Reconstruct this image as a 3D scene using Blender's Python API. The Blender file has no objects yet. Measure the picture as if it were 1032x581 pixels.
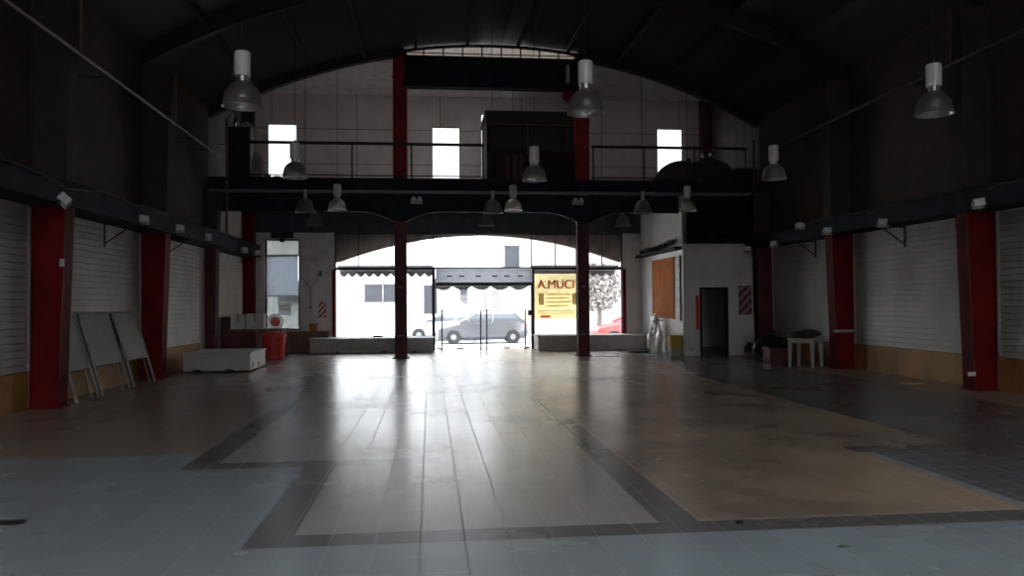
import bpy, bmesh, math, random
from mathutils import Vector, Matrix
random.seed(7)
S = bpy.context.scene
COL = S.collection
PI = math.pi

# ------------------------------------------------------------------ helpers
class B:
    """collects shapes into one bmesh"""
    def __init__(s):
        s.bm = bmesh.new(); s.sm = False
    def box(s, x0, x1, y0, y1, z0, z1, bev=0.0, rot=None, piv=None):
        vs = [s.bm.verts.new((x, y, z)) for x in (x0, x1) for y in (y0, y1) for z in (z0, z1)]
        f = [(0,1,3,2),(4,6,7,5),(0,4,5,1),(2,3,7,6),(0,2,6,4),(1,5,7,3)]
        fs = [s.bm.faces.new([vs[i] for i in q]) for q in f]
        if bev > 0:
            es = list({e for q in fs for e in q.edges})
            r = bmesh.ops.bevel(s.bm, geom=es, offset=bev, segments=2, affect='EDGES', profile=.6)
            vs = list({v for q in r['faces'] for v in q.verts} | {v for v in vs if v.is_valid})
        if rot is not None:
            p = Vector(piv or ((x0+x1)/2, (y0+y1)/2, (z0+z1)/2))
            for v in vs: v.co = rot @ (v.co - p) + p
        return s
    def prism(s, pts, axis, a, b):
        """polygon pts (u,v) swept along axis from a to b; x:(y,z) y:(x,z) z:(x,y)"""
        def P(u, v, w):
            return {'x': (w, u, v), 'y': (u, w, v), 'z': (u, v, w)}[axis]
        A = [s.bm.verts.new(P(u, v, a)) for u, v in pts]
        C = [s.bm.verts.new(P(u, v, b)) for u, v in pts]
        n = len(pts)
        s.bm.faces.new(A); s.bm.faces.new(C[::-1])
        for i in range(n):
            s.bm.faces.new((A[i], C[i], C[(i+1) % n], A[(i+1) % n]))
        return s
    def strip(s, low, high, axis, a, b):
        """band between two polylines, swept along axis (for arches)"""
        for i in range(len(low)-1):
            s.prism([low[i], low[i+1], high[i+1], high[i]], axis, a, b)
        bmesh.ops.remove_doubles(s.bm, verts=s.bm.verts[:], dist=1e-5)
        return s
    def tube(s, pts, r, seg=8, r2=None):
        pts = [Vector(p) for p in pts]; rings = []; n = len(pts)
        for i, p in enumerate(pts):
            t = (pts[min(i+1, n-1)] - pts[max(i-1, 0)]).normalized()
            ref = Vector((0, 0, 1)) if abs(t.z) < .9 else Vector((1, 0, 0))
            u = t.cross(ref).normalized(); v = t.cross(u)
            rr = r if r2 is None else r + (r2-r)*i/(n-1)
            rings.append([s.bm.verts.new(p + (u*math.cos(2*PI*k/seg) + v*math.sin(2*PI*k/seg))*rr) for k in range(seg)])
        for i in range(n-1):
            for k in range(seg):
                s.bm.faces.new((rings[i][k], rings[i][(k+1) % seg], rings[i+1][(k+1) % seg], rings[i+1][k]))
        s.bm.faces.new(rings[0][::-1]); s.bm.faces.new(rings[-1]); s.sm = True
        return s
    def lathe(s, prof, c=(0, 0, 0), seg=24, axis='z'):
        rings = []
        for r, z in prof:
            ring = []
            for k in range(seg):
                a = 2*PI*k/seg; x, y = max(r, 1e-4)*math.cos(a), max(r, 1e-4)*math.sin(a)
                co = {'z': (x, y, z), 'y': (x, z, y), 'x': (z, x, y)}[axis]
                ring.append(s.bm.verts.new(Vector(c) + Vector(co)))
            rings.append(ring)
        for i in range(len(prof)-1):
            for k in range(seg):
                s.bm.faces.new((rings[i][k], rings[i][(k+1) % seg], rings[i+1][(k+1) % seg], rings[i+1][k]))
        for i in (0, -1):
            if prof[i][0] > 1e-3 and s.cap: s.bm.faces.new(rings[i])
        s.sm = True
        return s
    cap = True
    def loft(s, rings, cap=True):
        R = [[s.bm.verts.new(p) for p in ring] for ring in rings]; n = len(R[0])
        for i in range(len(R)-1):
            for k in range(n):
                s.bm.faces.new((R[i][k], R[i][(k+1) % n], R[i+1][(k+1) % n], R[i+1][k]))
        if cap: s.bm.faces.new(R[0]); s.bm.faces.new(R[-1])
        return s
    def blob(s, c, r, sc=(1, 1, 1), amp=.15, sub=3, seed=0, flat=None):
        rng = random.Random(seed)
        ph = [(Vector((rng.uniform(-1, 1), rng.uniform(-1, 1), rng.uniform(-1, 1)))*4, rng.uniform(0, 6)) for _ in range(7)]
        res = bmesh.ops.create_icosphere(s.bm, subdivisions=sub, radius=1)
        for v in res['verts']:
            d = v.co.copy(); k = 1 + amp*sum(math.sin(q.dot(d)+p) for q, p in ph)/2.6
            v.co = Vector((c[0]+d.x*k*r*sc[0], c[1]+d.y*k*r*sc[1], c[2]+d.z*k*r*sc[2]))
            if flat is not None and v.co.z < flat: v.co.z = flat
        s.sm = True
        return s
    def mesh(s, name, m, recalc=True):
        if recalc: bmesh.ops.recalc_face_normals(s.bm, faces=s.bm.faces[:])
        me = bpy.data.meshes.new(name); s.bm.to_mesh(me); s.bm.free()
        if s.sm:
            me.polygons.foreach_set('use_smooth', [True]*len(me.polygons))
            me.set_sharp_from_angle(angle=math.radians(38))
        if m: me.materials.append(m)
        return me

def obj(name, b, m, parent=None, loc=(0, 0, 0), label=None):
    o = bpy.data.objects.new(name, b.mesh(name, m) if isinstance(b, B) else b)
    COL.objects.link(o); o.location = loc
    if parent: o.parent = parent
    if label: o['label'] = label
    return o
def tag(o, label, cat, group=None, kind='thing'):
    o['label'] = label; o['category'] = cat; o['kind'] = kind
    if group: o['group'] = group
    return o
def thing(name, label, cat, loc=(0, 0, 0), rz=0, group=None):
    o = bpy.data.objects.new(name, None); COL.objects.link(o)
    o.location = loc; o.rotation_euler = (0, 0, rz); o.empty_display_size = .2
    return tag(o, label, cat, group)
def single(name, label, cat, b, m, loc=(0, 0, 0), group=None):
    return tag(obj(name, b, m, None, loc), label, cat, group)
def struct(name, b, m, parent=None):
    o = obj(name, b, m, parent)
    if not parent: o['kind'] = 'structure'
    return o
def dup(root, loc, label, rz=None):
    r = root.copy(); COL.objects.link(r); r.location = loc; r['label'] = label
    if rz is not None: r.rotation_euler = (0, 0, rz)
    for ch in list(root.children):
        c = ch.copy(); COL.objects.link(c); c.parent = r
        for g in ch.children:
            d = g.copy(); COL.objects.link(d); d.parent = c
    return r

# ------------------------------------------------------------------ materials
class NT:
    def __init__(s, name):
        s.m = bpy.data.materials.new(name); s.m.use_nodes = True
        s.t = s.m.node_tree; s.b = s.t.nodes['Principled BSDF']; s.out = s.t.nodes['Material Output']
    def n(s, typ, **kw):
        x = s.t.nodes.new(typ)
        for k, v in kw.items(): setattr(x, k, v)
        return x
    def l(s, a, b): s.t.links.new(a, b)
    def put(s, sock, v):
        if isinstance(v, bpy.types.NodeSocket): s.l(v, sock)
        elif isinstance(v, (tuple, list)) and len(v) == 3 and sock.type == 'RGBA': sock.default_value = (*v, 1)
        else: sock.default_value = v
    def math(s, op, a, b=0.0, c=None, clamp=False):
        x = s.n('ShaderNodeMath', operation=op, use_clamp=clamp)
        s.put(x.inputs[0], a); s.put(x.inputs[1], b)
        if c is not None: s.put(x.inputs[2], c)
        return x.outputs[0]
    def mix(s, f, a, b, blend='MIX'):
        x = s.n('ShaderNodeMix', data_type='RGBA', blend_type=blend)
        s.put(x.inputs[0], f); s.put(x.inputs[6], a); s.put(x.inputs[7], b)
        return x.outputs[2]
    def noise(s, vec, scale, detail=3, rough=.55):
        x = s.n('ShaderNodeTexNoise'); x.inputs['Scale'].default_value = scale
        x.inputs['Detail'].default_value = detail; x.inputs['Roughness'].default_value = rough
        if vec is not None: s.l(vec, x.inputs['Vector'])
        return x.outputs['Fac']
    def ramp(s, f, a, b):
        x = s.n('ShaderNodeMapRange'); s.put(x.inputs[0], f)
        x.inputs[1].default_value = a; x.inputs[2].default_value = b
        return x.outputs[0]
    def pos(s):
        if not hasattr(s, '_p'): s._p = s.n('ShaderNodeNewGeometry').outputs['Position']
        return s._p
    def ocoord(s): return s.n('ShaderNodeTexCoord').outputs['Object']
    def xyz(s, v=None):
        x = s.n('ShaderNodeSeparateXYZ'); s.l(v or s.pos(), x.inputs[0]); return x.outputs
    def bump(s, h, strength=.2, dist=.01):
        x = s.n('ShaderNodeBump'); x.inputs['Strength'].default_value = strength; x.inputs['Distance'].default_value = dist
        s.l(h, x.inputs['Height']); s.l(x.outputs[0], s.b.inputs['Normal'])

def mat(name, col, rough=.6, metal=0.0, var=.12, scale=3.0, dirt=None, bump=0.0, spec=.5, coat=0):
    """painted / plain surface with uneven wear"""
    t = NT(name); f = t.noise(t.pos(), scale, 4)
    c2 = tuple(max(0, c*(1-2.2*var)) for c in col)
    c = t.mix(t.ramp(f, .35, .7), c2, tuple(min(1, c*(1+var*.4)) for c in col))
    if dirt:
        g = t.noise(t.pos(), dirt[1], 5, .65)
        c = t.mix(t.math('MULTIPLY', t.ramp(g, .52, .72), dirt[2]), c, dirt[0])
    t.put(t.b.inputs['Base Color'], c)
    t.b.inputs['Roughness'].default_value = rough; t.b.inputs['Metallic'].default_value = metal
    t.b.inputs['Specular IOR Level'].default_value = spec
    if coat: t.b.inputs['Coat Weight'].default_value = coat
    if bump: t.bump(t.noise(t.pos(), scale*12, 3), bump, .004)
    return t.m

def pane(name, tint=(1, 1, 1), haze=0.0, gloss=.08):
    t = NT(name); t.t.nodes.remove(t.b)
    tr = t.n('ShaderNodeBsdfTransparent'); tr.inputs[0].default_value = (*tint, 1)
    gl = t.n('ShaderNodeBsdfGlossy'); gl.inputs['Roughness'].default_value = .03
    lw = t.n('ShaderNodeFresnel'); lw.inputs[0].default_value = 1.35
    mx = t.n('ShaderNodeMixShader'); t.l(lw.outputs[0], mx.inputs[0]); t.l(tr.outputs[0], mx.inputs[1]); t.l(gl.outputs[0], mx.inputs[2])
    last = mx.outputs[0]
    if haze:
        ts = t.n('ShaderNodeBsdfTranslucent'); ts.inputs[0].default_value = (.9, .9, .9, 1)
        m2 = t.n('ShaderNodeMixShader')
        f = t.math('MULTIPLY', t.ramp(t.noise(t.pos(), 2.0, 4), .3, .75), haze)
        t.l(f, m2.inputs[0]); t.l(last, m2.inputs[1]); t.l(ts.outputs[0], m2.inputs[2]); last = m2.outputs[0]
    t.l(last, t.out.inputs[0])
    return t.m

def cloth(name, col, trans=.6):
    """thin sheet that lets light through"""
    t = NT(name); t.t.nodes.remove(t.b)
    c = t.mix(t.ramp(t.noise(t.pos(), 5, 3), .3, .7), tuple(x*.86 for x in col), col)
    d = t.n('ShaderNodeBsdfDiffuse'); t.put(d.inputs[0], c)
    s = t.n('ShaderNodeBsdfTranslucent'); t.put(s.inputs[0], c)
    m = t.n('ShaderNodeMixShader'); m.inputs[0].default_value = trans
    t.l(d.outputs[0], m.inputs[1]); t.l(s.outputs[0], m.inputs[2]); t.l(m.outputs[0], t.out.inputs[0])
    return t.m

def shade_mat():
    """clear ribbed plastic / aluminium bell of the high-bay lamps"""
    t = NT('bell_plastic'); t.t.nodes.remove(t.b)
    tr = t.n('ShaderNodeBsdfTransparent'); tr.inputs[0].default_value = (.55, .53, .5, 1)
    gl = t.n('ShaderNodeBsdfGlossy'); gl.inputs[0].default_value = (.95, .93, .9, 1); gl.inputs['Roughness'].default_value = .3
    df = t.n('ShaderNodeBsdfTranslucent'); df.inputs[0].default_value = (.92, .9, .86, 1)
    a = t.n('ShaderNodeMixShader'); a.inputs[0].default_value = .45; t.l(gl.outputs[0], a.inputs[1]); t.l(df.outputs[0], a.inputs[2])
    m = t.n('ShaderNodeMixShader'); m.inputs[0].default_value = .5
    t.l(tr.outputs[0], m.inputs[1]); t.l(a.outputs[0], m.inputs[2]); t.l(m.outputs[0], t.out.inputs[0])
    return t.m

def stripes(name, ca, cb, pitch, slope=1.0):
    t = NT(name); x, y, z = t.xyz(t.ocoord())
    f = t.math('FRACT', t.math('DIVIDE', t.math('SUBTRACT', z, t.math('MULTIPLY', x, slope)), pitch))
    t.put(t.b.inputs['Base Color'], t.mix(t.math('GREATER_THAN', f, .5), ca, cb))
    t.b.inputs['Roughness'].default_value = .5
    return t.m

def brick_mat(name, a, b, mortar):
    t = NT(name); x, y, z = t.xyz()
    cv = t.n('ShaderNodeCombineXYZ'); t.l(y, cv.inputs[0]); t.l(z, cv.inputs[1])
    br = t.n('ShaderNodeTexBrick'); t.l(cv.outputs[0], br.inputs[0])
    t.put(br.inputs['Color1'], a); t.put(br.inputs['Color2'], b); t.put(br.inputs['Mortar'], mortar)
    br.inputs['Scale'].default_value = 1.0; br.inputs['Brick Width'].default_value = .4; br.inputs['Row Height'].default_value = .2
    br.inputs['Mortar Size'].default_value = .012
    c = t.mix(t.ramp(t.noise(t.pos(), .9, 4), .35, .7), br.outputs[0], tuple(v*.55 for v in a))
    t.put(t.b.inputs['Base Color'], c); t.b.inputs['Roughness'].default_value = .9
    t.bump(br.outputs['Fac'], -.3, .01)
    return t.m

def siding_mat(name, col, line, px, pz, z0):
    """big sheets with dark joints"""
    t = NT(name); x, y, z = t.xyz()
    def joint(v, p, w, off=0.0):
        f = t.math('FRACT', t.math('DIVIDE', t.math('SUBTRACT', v, off), p))
        return t.math('LESS_THAN', f, w/p)
    j = t.math('MAXIMUM', joint(x, px, .03, .35), joint(z, pz, .03, z0))
    n = t.noise(t.pos(), 1.3, 4)
    c = t.mix(t.ramp(n, .35, .7), tuple(v*.8 for v in col), col)
    t.put(t.b.inputs['Base Color'], t.mix(j, c, line)); t.b.inputs['Roughness'].default_value = .75
    return t.m

def floor_mat():
    t = NT('floor_tiles'); x, y, z = t.xyz()
    T = .2917; x0 = -.07; y0 = 5.2
    gx = t.math('DIVIDE', t.math('SUBTRACT', x, x0), T); gy = t.math('DIVIDE', t.math('SUBTRACT', y, y0), T)
    def edge(g, w):
        return t.math('LESS_THAN', t.math('ABSOLUTE', t.math('SUBTRACT', g, t.math('ROUND', g))), w)
    grout = t.math('MAXIMUM', edge(gx, .016), edge(gy, .013))
    cv = t.n('ShaderNodeCombineXYZ'); t.l(t.math('FLOOR', gx), cv.inputs[0]); t.l(t.math('FLOOR', gy), cv.inputs[1])
    wn = t.n('ShaderNodeTexWhiteNoise', noise_dimensions='2D'); t.l(cv.outputs[0], wn.inputs[0])
    rnd = wn.outputs[0]
    def rect(a, b, c, d):
        f = t.math('MULTIPLY', t.math('GREATER_THAN', x, a), t.math('LESS_THAN', x, b))
        return t.math('MULTIPLY', f, t.math('MULTIPLY', t.math('GREATER_THAN', y, c), t.math('LESS_THAN', y, d)))
    def orr(*a):
        r = a[0]
        for q in a[1:]: r = t.math('MAXIMUM', r, q)
        return r
    blue, cream, tan, warm, dark, grey = FC['blue'], FC['cream'], FC['tan'], FC['warm'], FC['dark'], FC['grey']
    c = t.mix(rect(-9, -2.35, 8.55, 30), blue, warm)
    c = t.mix(orr(rect(5.85, 12, 5.5, 30), rect(4.5, 6, 5.47, 8)), c, grey)
    c = t.mix(orr(rect(-2.35, 1.75, 7.75, 30), rect(-1.2, 1.75, 5.2, 8)), c, cream)
    c = t.mix(orr(rect(1.75, 4.4, 5.2, 8), rect(1.75, 5.85, 7.75, 30)), c, tan)
    c = t.mix(rect(8.46, 12, 9, 30), c, warm)
    band = orr(rect(-2.35, -2.06, 7.75, 17.2), rect(-2.35, .1, 7.75, 8.04), rect(-1.2, -.91, 5.2, 7.8), rect(-1.2, 5.4, 5.2, 5.47),
               rect(1.59, 1.88, 5.2, 12.6), rect(4.33, 5.85, 7.75, 8.04), rect(5.57, 5.85, 7.75, 16.5), rect(8.36, 8.46, 9, 17))
    c = t.mix(band, c, dark)
    # worn and dirty patches
    n1 = t.noise(t.pos(), .55, 4, .6); n2 = t.noise(t.pos(), 1.1, 5, .6)
    worn = t.math('MULTIPLY', t.ramp(n1, .40, .62), rect(1.9, 8.4, 5.5, 22))
    c = t.mix(t.math('MULTIPLY', worn, .62), c, (.13, .088, .066))
    c = t.mix(t.math('MULTIPLY', t.ramp(n2, .5, .8), .25), c, (.15, .13, .115))
    c = t.mix(t.math('MULTIPLY', t.math('SUBTRACT', 1.0, rnd), .12), c, (.1, .095, .09))
    c = t.mix(t.math('MULTIPLY', grout, t.math('MULTIPLY', n1, .42)), c, (.06, .055, .05))
    strong = t.math('MULTIPLY', edge(gx, .022), t.math('MULTIPLY', t.math('GREATER_THAN', x, -.2), t.math('LESS_THAN', x, .35)))
    c = t.mix(t.math('MULTIPLY', strong, t.math('MULTIPLY', t.ramp(n1, .3, .6), .6)), c, (.05, .045, .04))
    t.put(t.b.inputs['Base Color'], c)
    r = t.math('ADD', FC['rough'], t.math('MULTIPLY', t.ramp(n1, .3, .8), .06))
    r = t.math('ADD', r, t.math('MULTIPLY', grout, .2))
    t.put(t.b.inputs['Roughness'], r)
    t.b.inputs['Specular IOR Level'].default_value = FC['spec']
    return t.m
FC = dict(blue=(.33, .365, .38), cream=(.41, .36, .335), tan=(.50, .36, .25), warm=(.33, .265, .22), dark=(.15, .13, .122), grey=(.155, .16, .165), rough=.24, spec=.38)  # blue: grey tile with part of the cool daylight tint mixed in

M = dict(
    floor=floor_mat(),
    glosswhite=mat('glossy_white_paint', (.88, .86, .84), .38, var=.06, scale=1.2),
    white=mat('white_wall_paint', (.80, .76, .735), .7, var=.08, scale=1.2, dirt=((.3, .26, .23), 1.1, .5)),
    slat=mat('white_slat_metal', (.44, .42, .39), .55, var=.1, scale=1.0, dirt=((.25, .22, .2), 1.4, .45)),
    slatlit=mat('white_slat_lit', (.80, .78, .76), .6, var=.06),  # brighter copy of the slat white, carries the window light on it
    slatcream=mat('cream_slat_lit', (.88, .73, .60), .6, var=.06),  # cream paint raised in brightness to carry the panel's lit look
    orange_base=mat('ochre_plinth_paint', (.42, .20, .045), .65, var=.2, scale=1.5, dirt=((.2, .08, .03), 2, .6)),
    mezzside=mat('beige_gallery_shaded', (.20, .17, .16), .8, var=.12),  # gallery beige darkened, puts the dimness of the side walls into colour
    red=mat('red_column_paint', (.20, .010, .012), .6, var=.18, scale=2, spec=.12),
    brightred=mat('red_upper_column_lit', (.36, .030, .040), .6, var=.18, scale=2, spec=.15),  # column red brightened to carry the stronger light on upper shafts
    darkred=mat('dark_red_steel', (.14, .040, .042), .6, var=.2, scale=2, spec=.2),
    upcol=mat('brown_black_steel', (.05, .035, .03), .7, var=.2),
    beam=mat('blue_black_beam_paint', (.032, .036, .044), .8, var=.2, spec=.12),
    teal=mat('dark_teal_fascia', (.085, .105, .115), .8, var=.15, spec=.2),
    greyedge=mat('grey_paint_highlight', (.22, .22, .23), .4, var=.1),
    brick=brick_mat('dark_upper_brick', (.085, .055, .042), (.07, .048, .038), (.045, .035, .03)),
    roof=mat('dark_roof_sheet', (.034, .031, .03), .8, var=.15),
    purlin=mat('black_purlin_steel', (.015, .014, .014), .7, var=.1),
    mezz=siding_mat('beige_upper_sheets', (.80, .665, .63), (.30, .24, .22), 2.75, 1.16, 5.0),
    mezzceil=mat('beige_upper_ceiling', (.75, .66, .62), .8, var=.1),
    signblack=mat('sign_box_brown_black', (.016, .011, .010), .7, var=.2, spec=.1),
    brownwood=mat('dark_brown_panelling', (.060, .030, .025), .75, var=.25, spec=.15),
    black=mat('black_paint', (.012, .012, .013), .5, var=.1),
    frame=mat('dark_window_frame', (.05, .048, .052), .45, metal=.3, var=.1),
    chrome=mat('brushed_dark_steel', (.16, .16, .17), .3, metal=.8, var=.1),
    lampwhite=mat('lamp_white_enamel', (.74, .72, .69), .35, var=.05),
    lampmetal=mat('lamp_aluminium', (.66, .65, .63), .28, metal=.85, var=.05),
    bell=shade_mat(),
    conebell=mat('frosted_cone', (.26, .235, .225), .4, metal=.3, var=.1),
    rust=mat('rusty_conduit', (.22, .115, .06), .6, var=.2),
    rustdark=mat('shaded_rusty_conduit', (.07, .04, .028), .7, var=.2),  # rust darkened so the right conduit looks dimly lit
    pipe=mat('worn_steel_pipe', (.20, .13, .10), .45, metal=.4, var=.15),
    plastic=mat('grey_white_plastic', (.46, .45, .43), .5, var=.08),
    glass=pane('clear_pane'),
    dirtyglass=pane('dusty_pane', haze=.25),
    frost=pane('frosted_film', tint=(.24, .248, .244), haze=.1),
    greyglass=pane('grey_dusted_pane', tint=(.42, .43, .44), haze=.1),
    grimyglass=pane('grimy_pane', tint=(.16, .145, .13), haze=.12),
    dullframe=mat('dull_frame_paint', (.36, .35, .33), .6, var=.15),
    screen=mat('grey_scratched_sheet', (.115, .115, .112), .6, var=.12, scale=2.5, dirt=((.12, .12, .12), 3, .5)),
    planter=mat('pale_render', (.56, .545, .53), .7, var=.1, dirt=((.3, .28, .27), 2, .4)),
    bench=mat('white_laminate', (.50, .48, .46), .5, var=.06),
    counter=mat('dark_red_counter', (.12, .022, .024), .5, var=.15),
    sillbrown=mat('brown_sill_paint', (.24, .13, .09), .6, var=.15),
    redplastic=mat('red_plastic', (.80, .05, .055), .4, var=.1),
    orange=mat('orange_panel_paint', (.62, .20, .06), .85, var=.1, spec=.1),
    yellow=mat('yellow_plastic', (.60, .40, .07), .5, var=.1),
    banner=cloth('yellow_banner_vinyl', (.84, .77, .55), .65),
    bannerwhite=cloth('white_banner_vinyl', (.95, .95, .94), .75),
    ink=cloth('red_banner_ink', (.98, .42, .36), .7),
    inkgrey=cloth('grey_banner_ink', (.72, .64, .48), .7),
    inkdim=cloth('ochre_banner_ink', (.90, .80, .42), .7),
    milky=cloth('milky_cover_plastic', (.74, .75, .77), .6),
    blind=cloth('grey_blind_cloth', (.50, .52, .56), .6),
    paper=cloth('white_paper', (.97, .97, .97), .85),
    firesign=stripes('red_white_stripes', (.55, .03, .03), (.72, .70, .68), .19, 1.1),
    firesigndim=stripes('red_grey_stripes', (.22, .03, .03), (.34, .27, .26), .26, 1.0),
    tarp=mat('dark_tarp', (.075, .066, .055), .7, var=.25, scale=5, bump=.4),
    can=mat('glinting_tin', (.6, .58, .56), .25, metal=.9),
    bottlegreen=mat('brown_bottle_glass', (.10, .06, .04), .15, var=.1),
    clutter=mat('pale_pink_carton', (.42, .32, .30), .7, var=.15),
    leaf=mat('dusty_green_leaf', (.05, .075, .04), .6, var=.3, scale=8),
    blackplastic=mat('black_bag_plastic', (.018, .018, .02), .3, var=.1, bump=.5, scale=4),
    asphalt=mat('grey_asphalt', (.34, .34, .34), .8, var=.1),
    pavement=mat('pale_pavement', (.80, .78, .76), .8, var=.08),
    fac_a=mat('white_street_render', (.86, .85, .83), .8, var=.04),
    fac_b=mat('beige_street_render', (.46, .42, .33), .8, var=.06),
    fac_c=mat('brown_grey_street_render', (.30, .26, .24), .8, var=.06),
    fac_d=mat('pink_street_render', (.78, .62, .58), .8, var=.06),
    shopglass=mat('grey_street_glass', (.055, .058, .065), .9, var=.1, spec=.1),
    shutter=mat('street_shutter_grey', (.22, .20, .19), .6, var=.1),
    carpaint=mat('grey_car_paint', (.13, .13, .14), .3, metal=.2, var=.03, coat=.6),
    carwhite=mat('white_car_paint', (.80, .80, .80), .3, var=.03, coat=.6),
    carred=mat('red_car_paint', (.62, .05, .05), .3, var=.03, coat=.6),
    carglass=mat('car_window_glass', (.07, .08, .09), .08, var=.05),
    rubber=mat('tyre_rubber', (.03, .03, .03), .8),
    hub=mat('wheel_alloy', (.5, .5, .5), .3, metal=.8),
    light=mat('lens_plastic', (.75, .75, .75), .15),
    bark=mat('grey_bark', (.16, .13, .11), .9, var=.2, scale=10),
    green=mat('street_tree_leaf', (.36, .33, .30), .7, var=.3, scale=6),
    fascia=mat('brown_arch_fascia', (.20, .15, .125), .7, var=.15),
    awning=mat('grey_awning_cloth', (.10, .095, .095), .8, var=.1),
)

# ------------------------------------------------------------------ measures (metres; camera stands at x=0,y=0)
XL, XR = -6.02, 9.65
YF = 26.6          # street wall, inner face
YM = 22.4          # front edge of the upper floor
YB = -6.0          # wall behind the camera
ZE, ZRIDGE, RR, XC = 6.9, 8.98, 16.0, 1.8
PORT = (12.8, 17.4)
def arc(x): return ZRIDGE - (RR - math.sqrt(RR*RR - (x-XC)**2))

def wall_y(x0, x1, z0, z1, y0, y1, holes):
    """wall in the xz plane with rectangular holes (x0,x1,z0,z1)"""
    b = B(); zs = sorted({z0, z1, *[h[2] for h in holes], *[h[3] for h in holes]}); zs = [z for z in zs if z0 <= z <= z1]
    for za, zb in zip(zs, zs[1:]):
        cut = sorted((h[0], h[1]) for h in holes if h[2] < (za+zb)/2 < h[3]); x = x0
        for a, c in cut:
            if a > x: b.box(x, a, y0, y1, za, zb)
            x = c
        if x < x1: b.box(x, x1, y0, y1, za, zb)
    return b

# ------------------------------------------------------------------ shell
fl = B(); fl.box(XL-.25, XR+.25, YB-.2, YF+.28, -.2, 0)
struct('floor', fl, M['floor'])

for side, xa, xb in (('left', XL-.25, XL), ('right', XR, XR+.25)):
    lo = B(); lo.box(xa, xb, YB, YM, 0, 3.25)
    lo.box(xa, xb, YM, YF+.25, 0, 4.55)
    struct('wall_'+side, lo, M['white'])
    up = B(); up.box(xa, xb, YB, YM, 3.25, 6.95)
    struct('wall_upper_'+side, up, M['brick'])
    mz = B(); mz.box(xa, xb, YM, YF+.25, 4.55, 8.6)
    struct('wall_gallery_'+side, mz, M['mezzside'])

SKY = (-3.6, -.4, -2.5, 6.0)   # unseen roof light behind the camera, added to brighten the front floor
REAR = (1.0, 3.0, 0.0, 2.2)  # unseen rear opening, added for light on the front of the hall
struct('wall_rear', wall_y(XL-.25, XR+.25, 0, 9.2, YB-.25, YB, [REAR]), M['white'])

HOLES_LOW = [(-5.36, -4.25, .70, 3.69), (-3.13, 6.57, 0, 3.9)]
struct('wall_front', wall_y(XL, XR, 0, 3.9, YF, YF+.25, HOLES_LOW), M['white'])
struct('wall_front_header', wall_y(XL, XR, 3.9, 4.6, YF, YF+.25, []), M['teal'])
HOLES_UP = [(-5.29, -4.34, 5.72, 7.50), (.08, 1.03, 5.72, 7.48), (1.72, 2.7, 5.72, 7.95), (7.81, 8.74, 5.72, 7.55)]
struct('wall_front_upper', wall_y(XL, XR, 4.6, 8.6, YF, YF+.25, HOLES_UP), M['mezz'])

# arched roof
N = 28
xs = [XL-.25 + (XR-XL+.5)*i/N for i in range(N+1)]
b = B(); b.strip([(x, arc(x)) for x in xs], [(x, arc(x)+.08) for x in xs], 'y', SKY[1], YM+.25)
for xa, xb in ((xs[0], SKY[2]), (SKY[3], xs[-1])):
    q = [xa + (xb-xa)*i/6 for i in range(7)]
    b.strip([(x, arc(x)) for x in q], [(x, arc(x)+.08) for x in q], 'y', SKY[0], SKY[1])
b.strip([(x, arc(x)) for x in xs], [(x, arc(x)+.08) for x in xs], 'y', YB-.2, SKY[0]); b.sm = True
roof = struct('ceiling', b, M['roof'])
for k in range(-5, 6):
    x = 1.08 + 1.44*k
    b = B(); b.box(x-.045, x+.045, YB, YM+.05, arc(x)-.13, arc(x)-.005)
    obj('purlin', b, M['purlin'], roof)
xr = [XL + (XR-XL)*i/N for i in range(N+1)]
for y in (-1.2, 3.5, 8.15, *PORT):
    b = B(); b.strip([(x, arc(x)-.32) for x in xr], [(x, arc(x)-.01) for x in xr], 'y', y-.09, y+.09)
    obj('rafter', b, M['purlin'], roof)

# end frame of the hall over the gallery edge: arched rafter, deep girder between the two red columns, gable infill
g0, g1 = -.70, 4.28
b = B()
for a, c in ((XL, g0), (g1, XR)):
    xx = [a + (c-a)*i/12 for i in range(13)]
    b.strip([(x, arc(x)-.22) for x in xx], [(x, arc(x)+.02) for x in xx], 'y', YM+.02, YM+.25)
struct('trim_1', b, M['purlin'])
b = B(); b.box(g0, g1, YM+.06, YM+.46, 7.72, 8.52, bev=.01)
b.box(g0, g1, YM-.02, YM+.36, 7.68, 7.74); b.box(g0, g1, YM-.02, YM+.36, 8.50, 8.55)
struct('trim_2', b, M['beam'])
b = B()
for a, c in ((XL-.25, -1.05), (4.63, XR+.25)):
    xx = [a + (c-a)*i/12 for i in range(13)]
    b.strip([(x, min(arc(x), 8.55)) for x in xx], [(x, 8.6) for x in xx], 'y', YM+.26, YM+.46)
struct('wall_gable', b, M['purlin'])
GS = (-.5, 4.1, 23.0, 23.8)  # unseen roof light added to brighten the gallery back wall
b = B(); b.box(XL-.25, XR+.25, YM+.46, GS[2], 8.48, 8.6); b.box(XL-.25, XR+.25, GS[3], YF+.25, 8.48, 8.6)
b.box(XL-.25, GS[0], GS[2], GS[3], 8.48, 8.6); b.box(GS[1], XR+.25, GS[2], GS[3], 8.48, 8.6)
struct('ceiling_gallery', b, M['mezzceil'])
b = B(); b.box(GS[0], GS[1], GS[2], GS[3], 8.54, 8.55)
struct('window_10', b, M['dirtyglass'])

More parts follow.
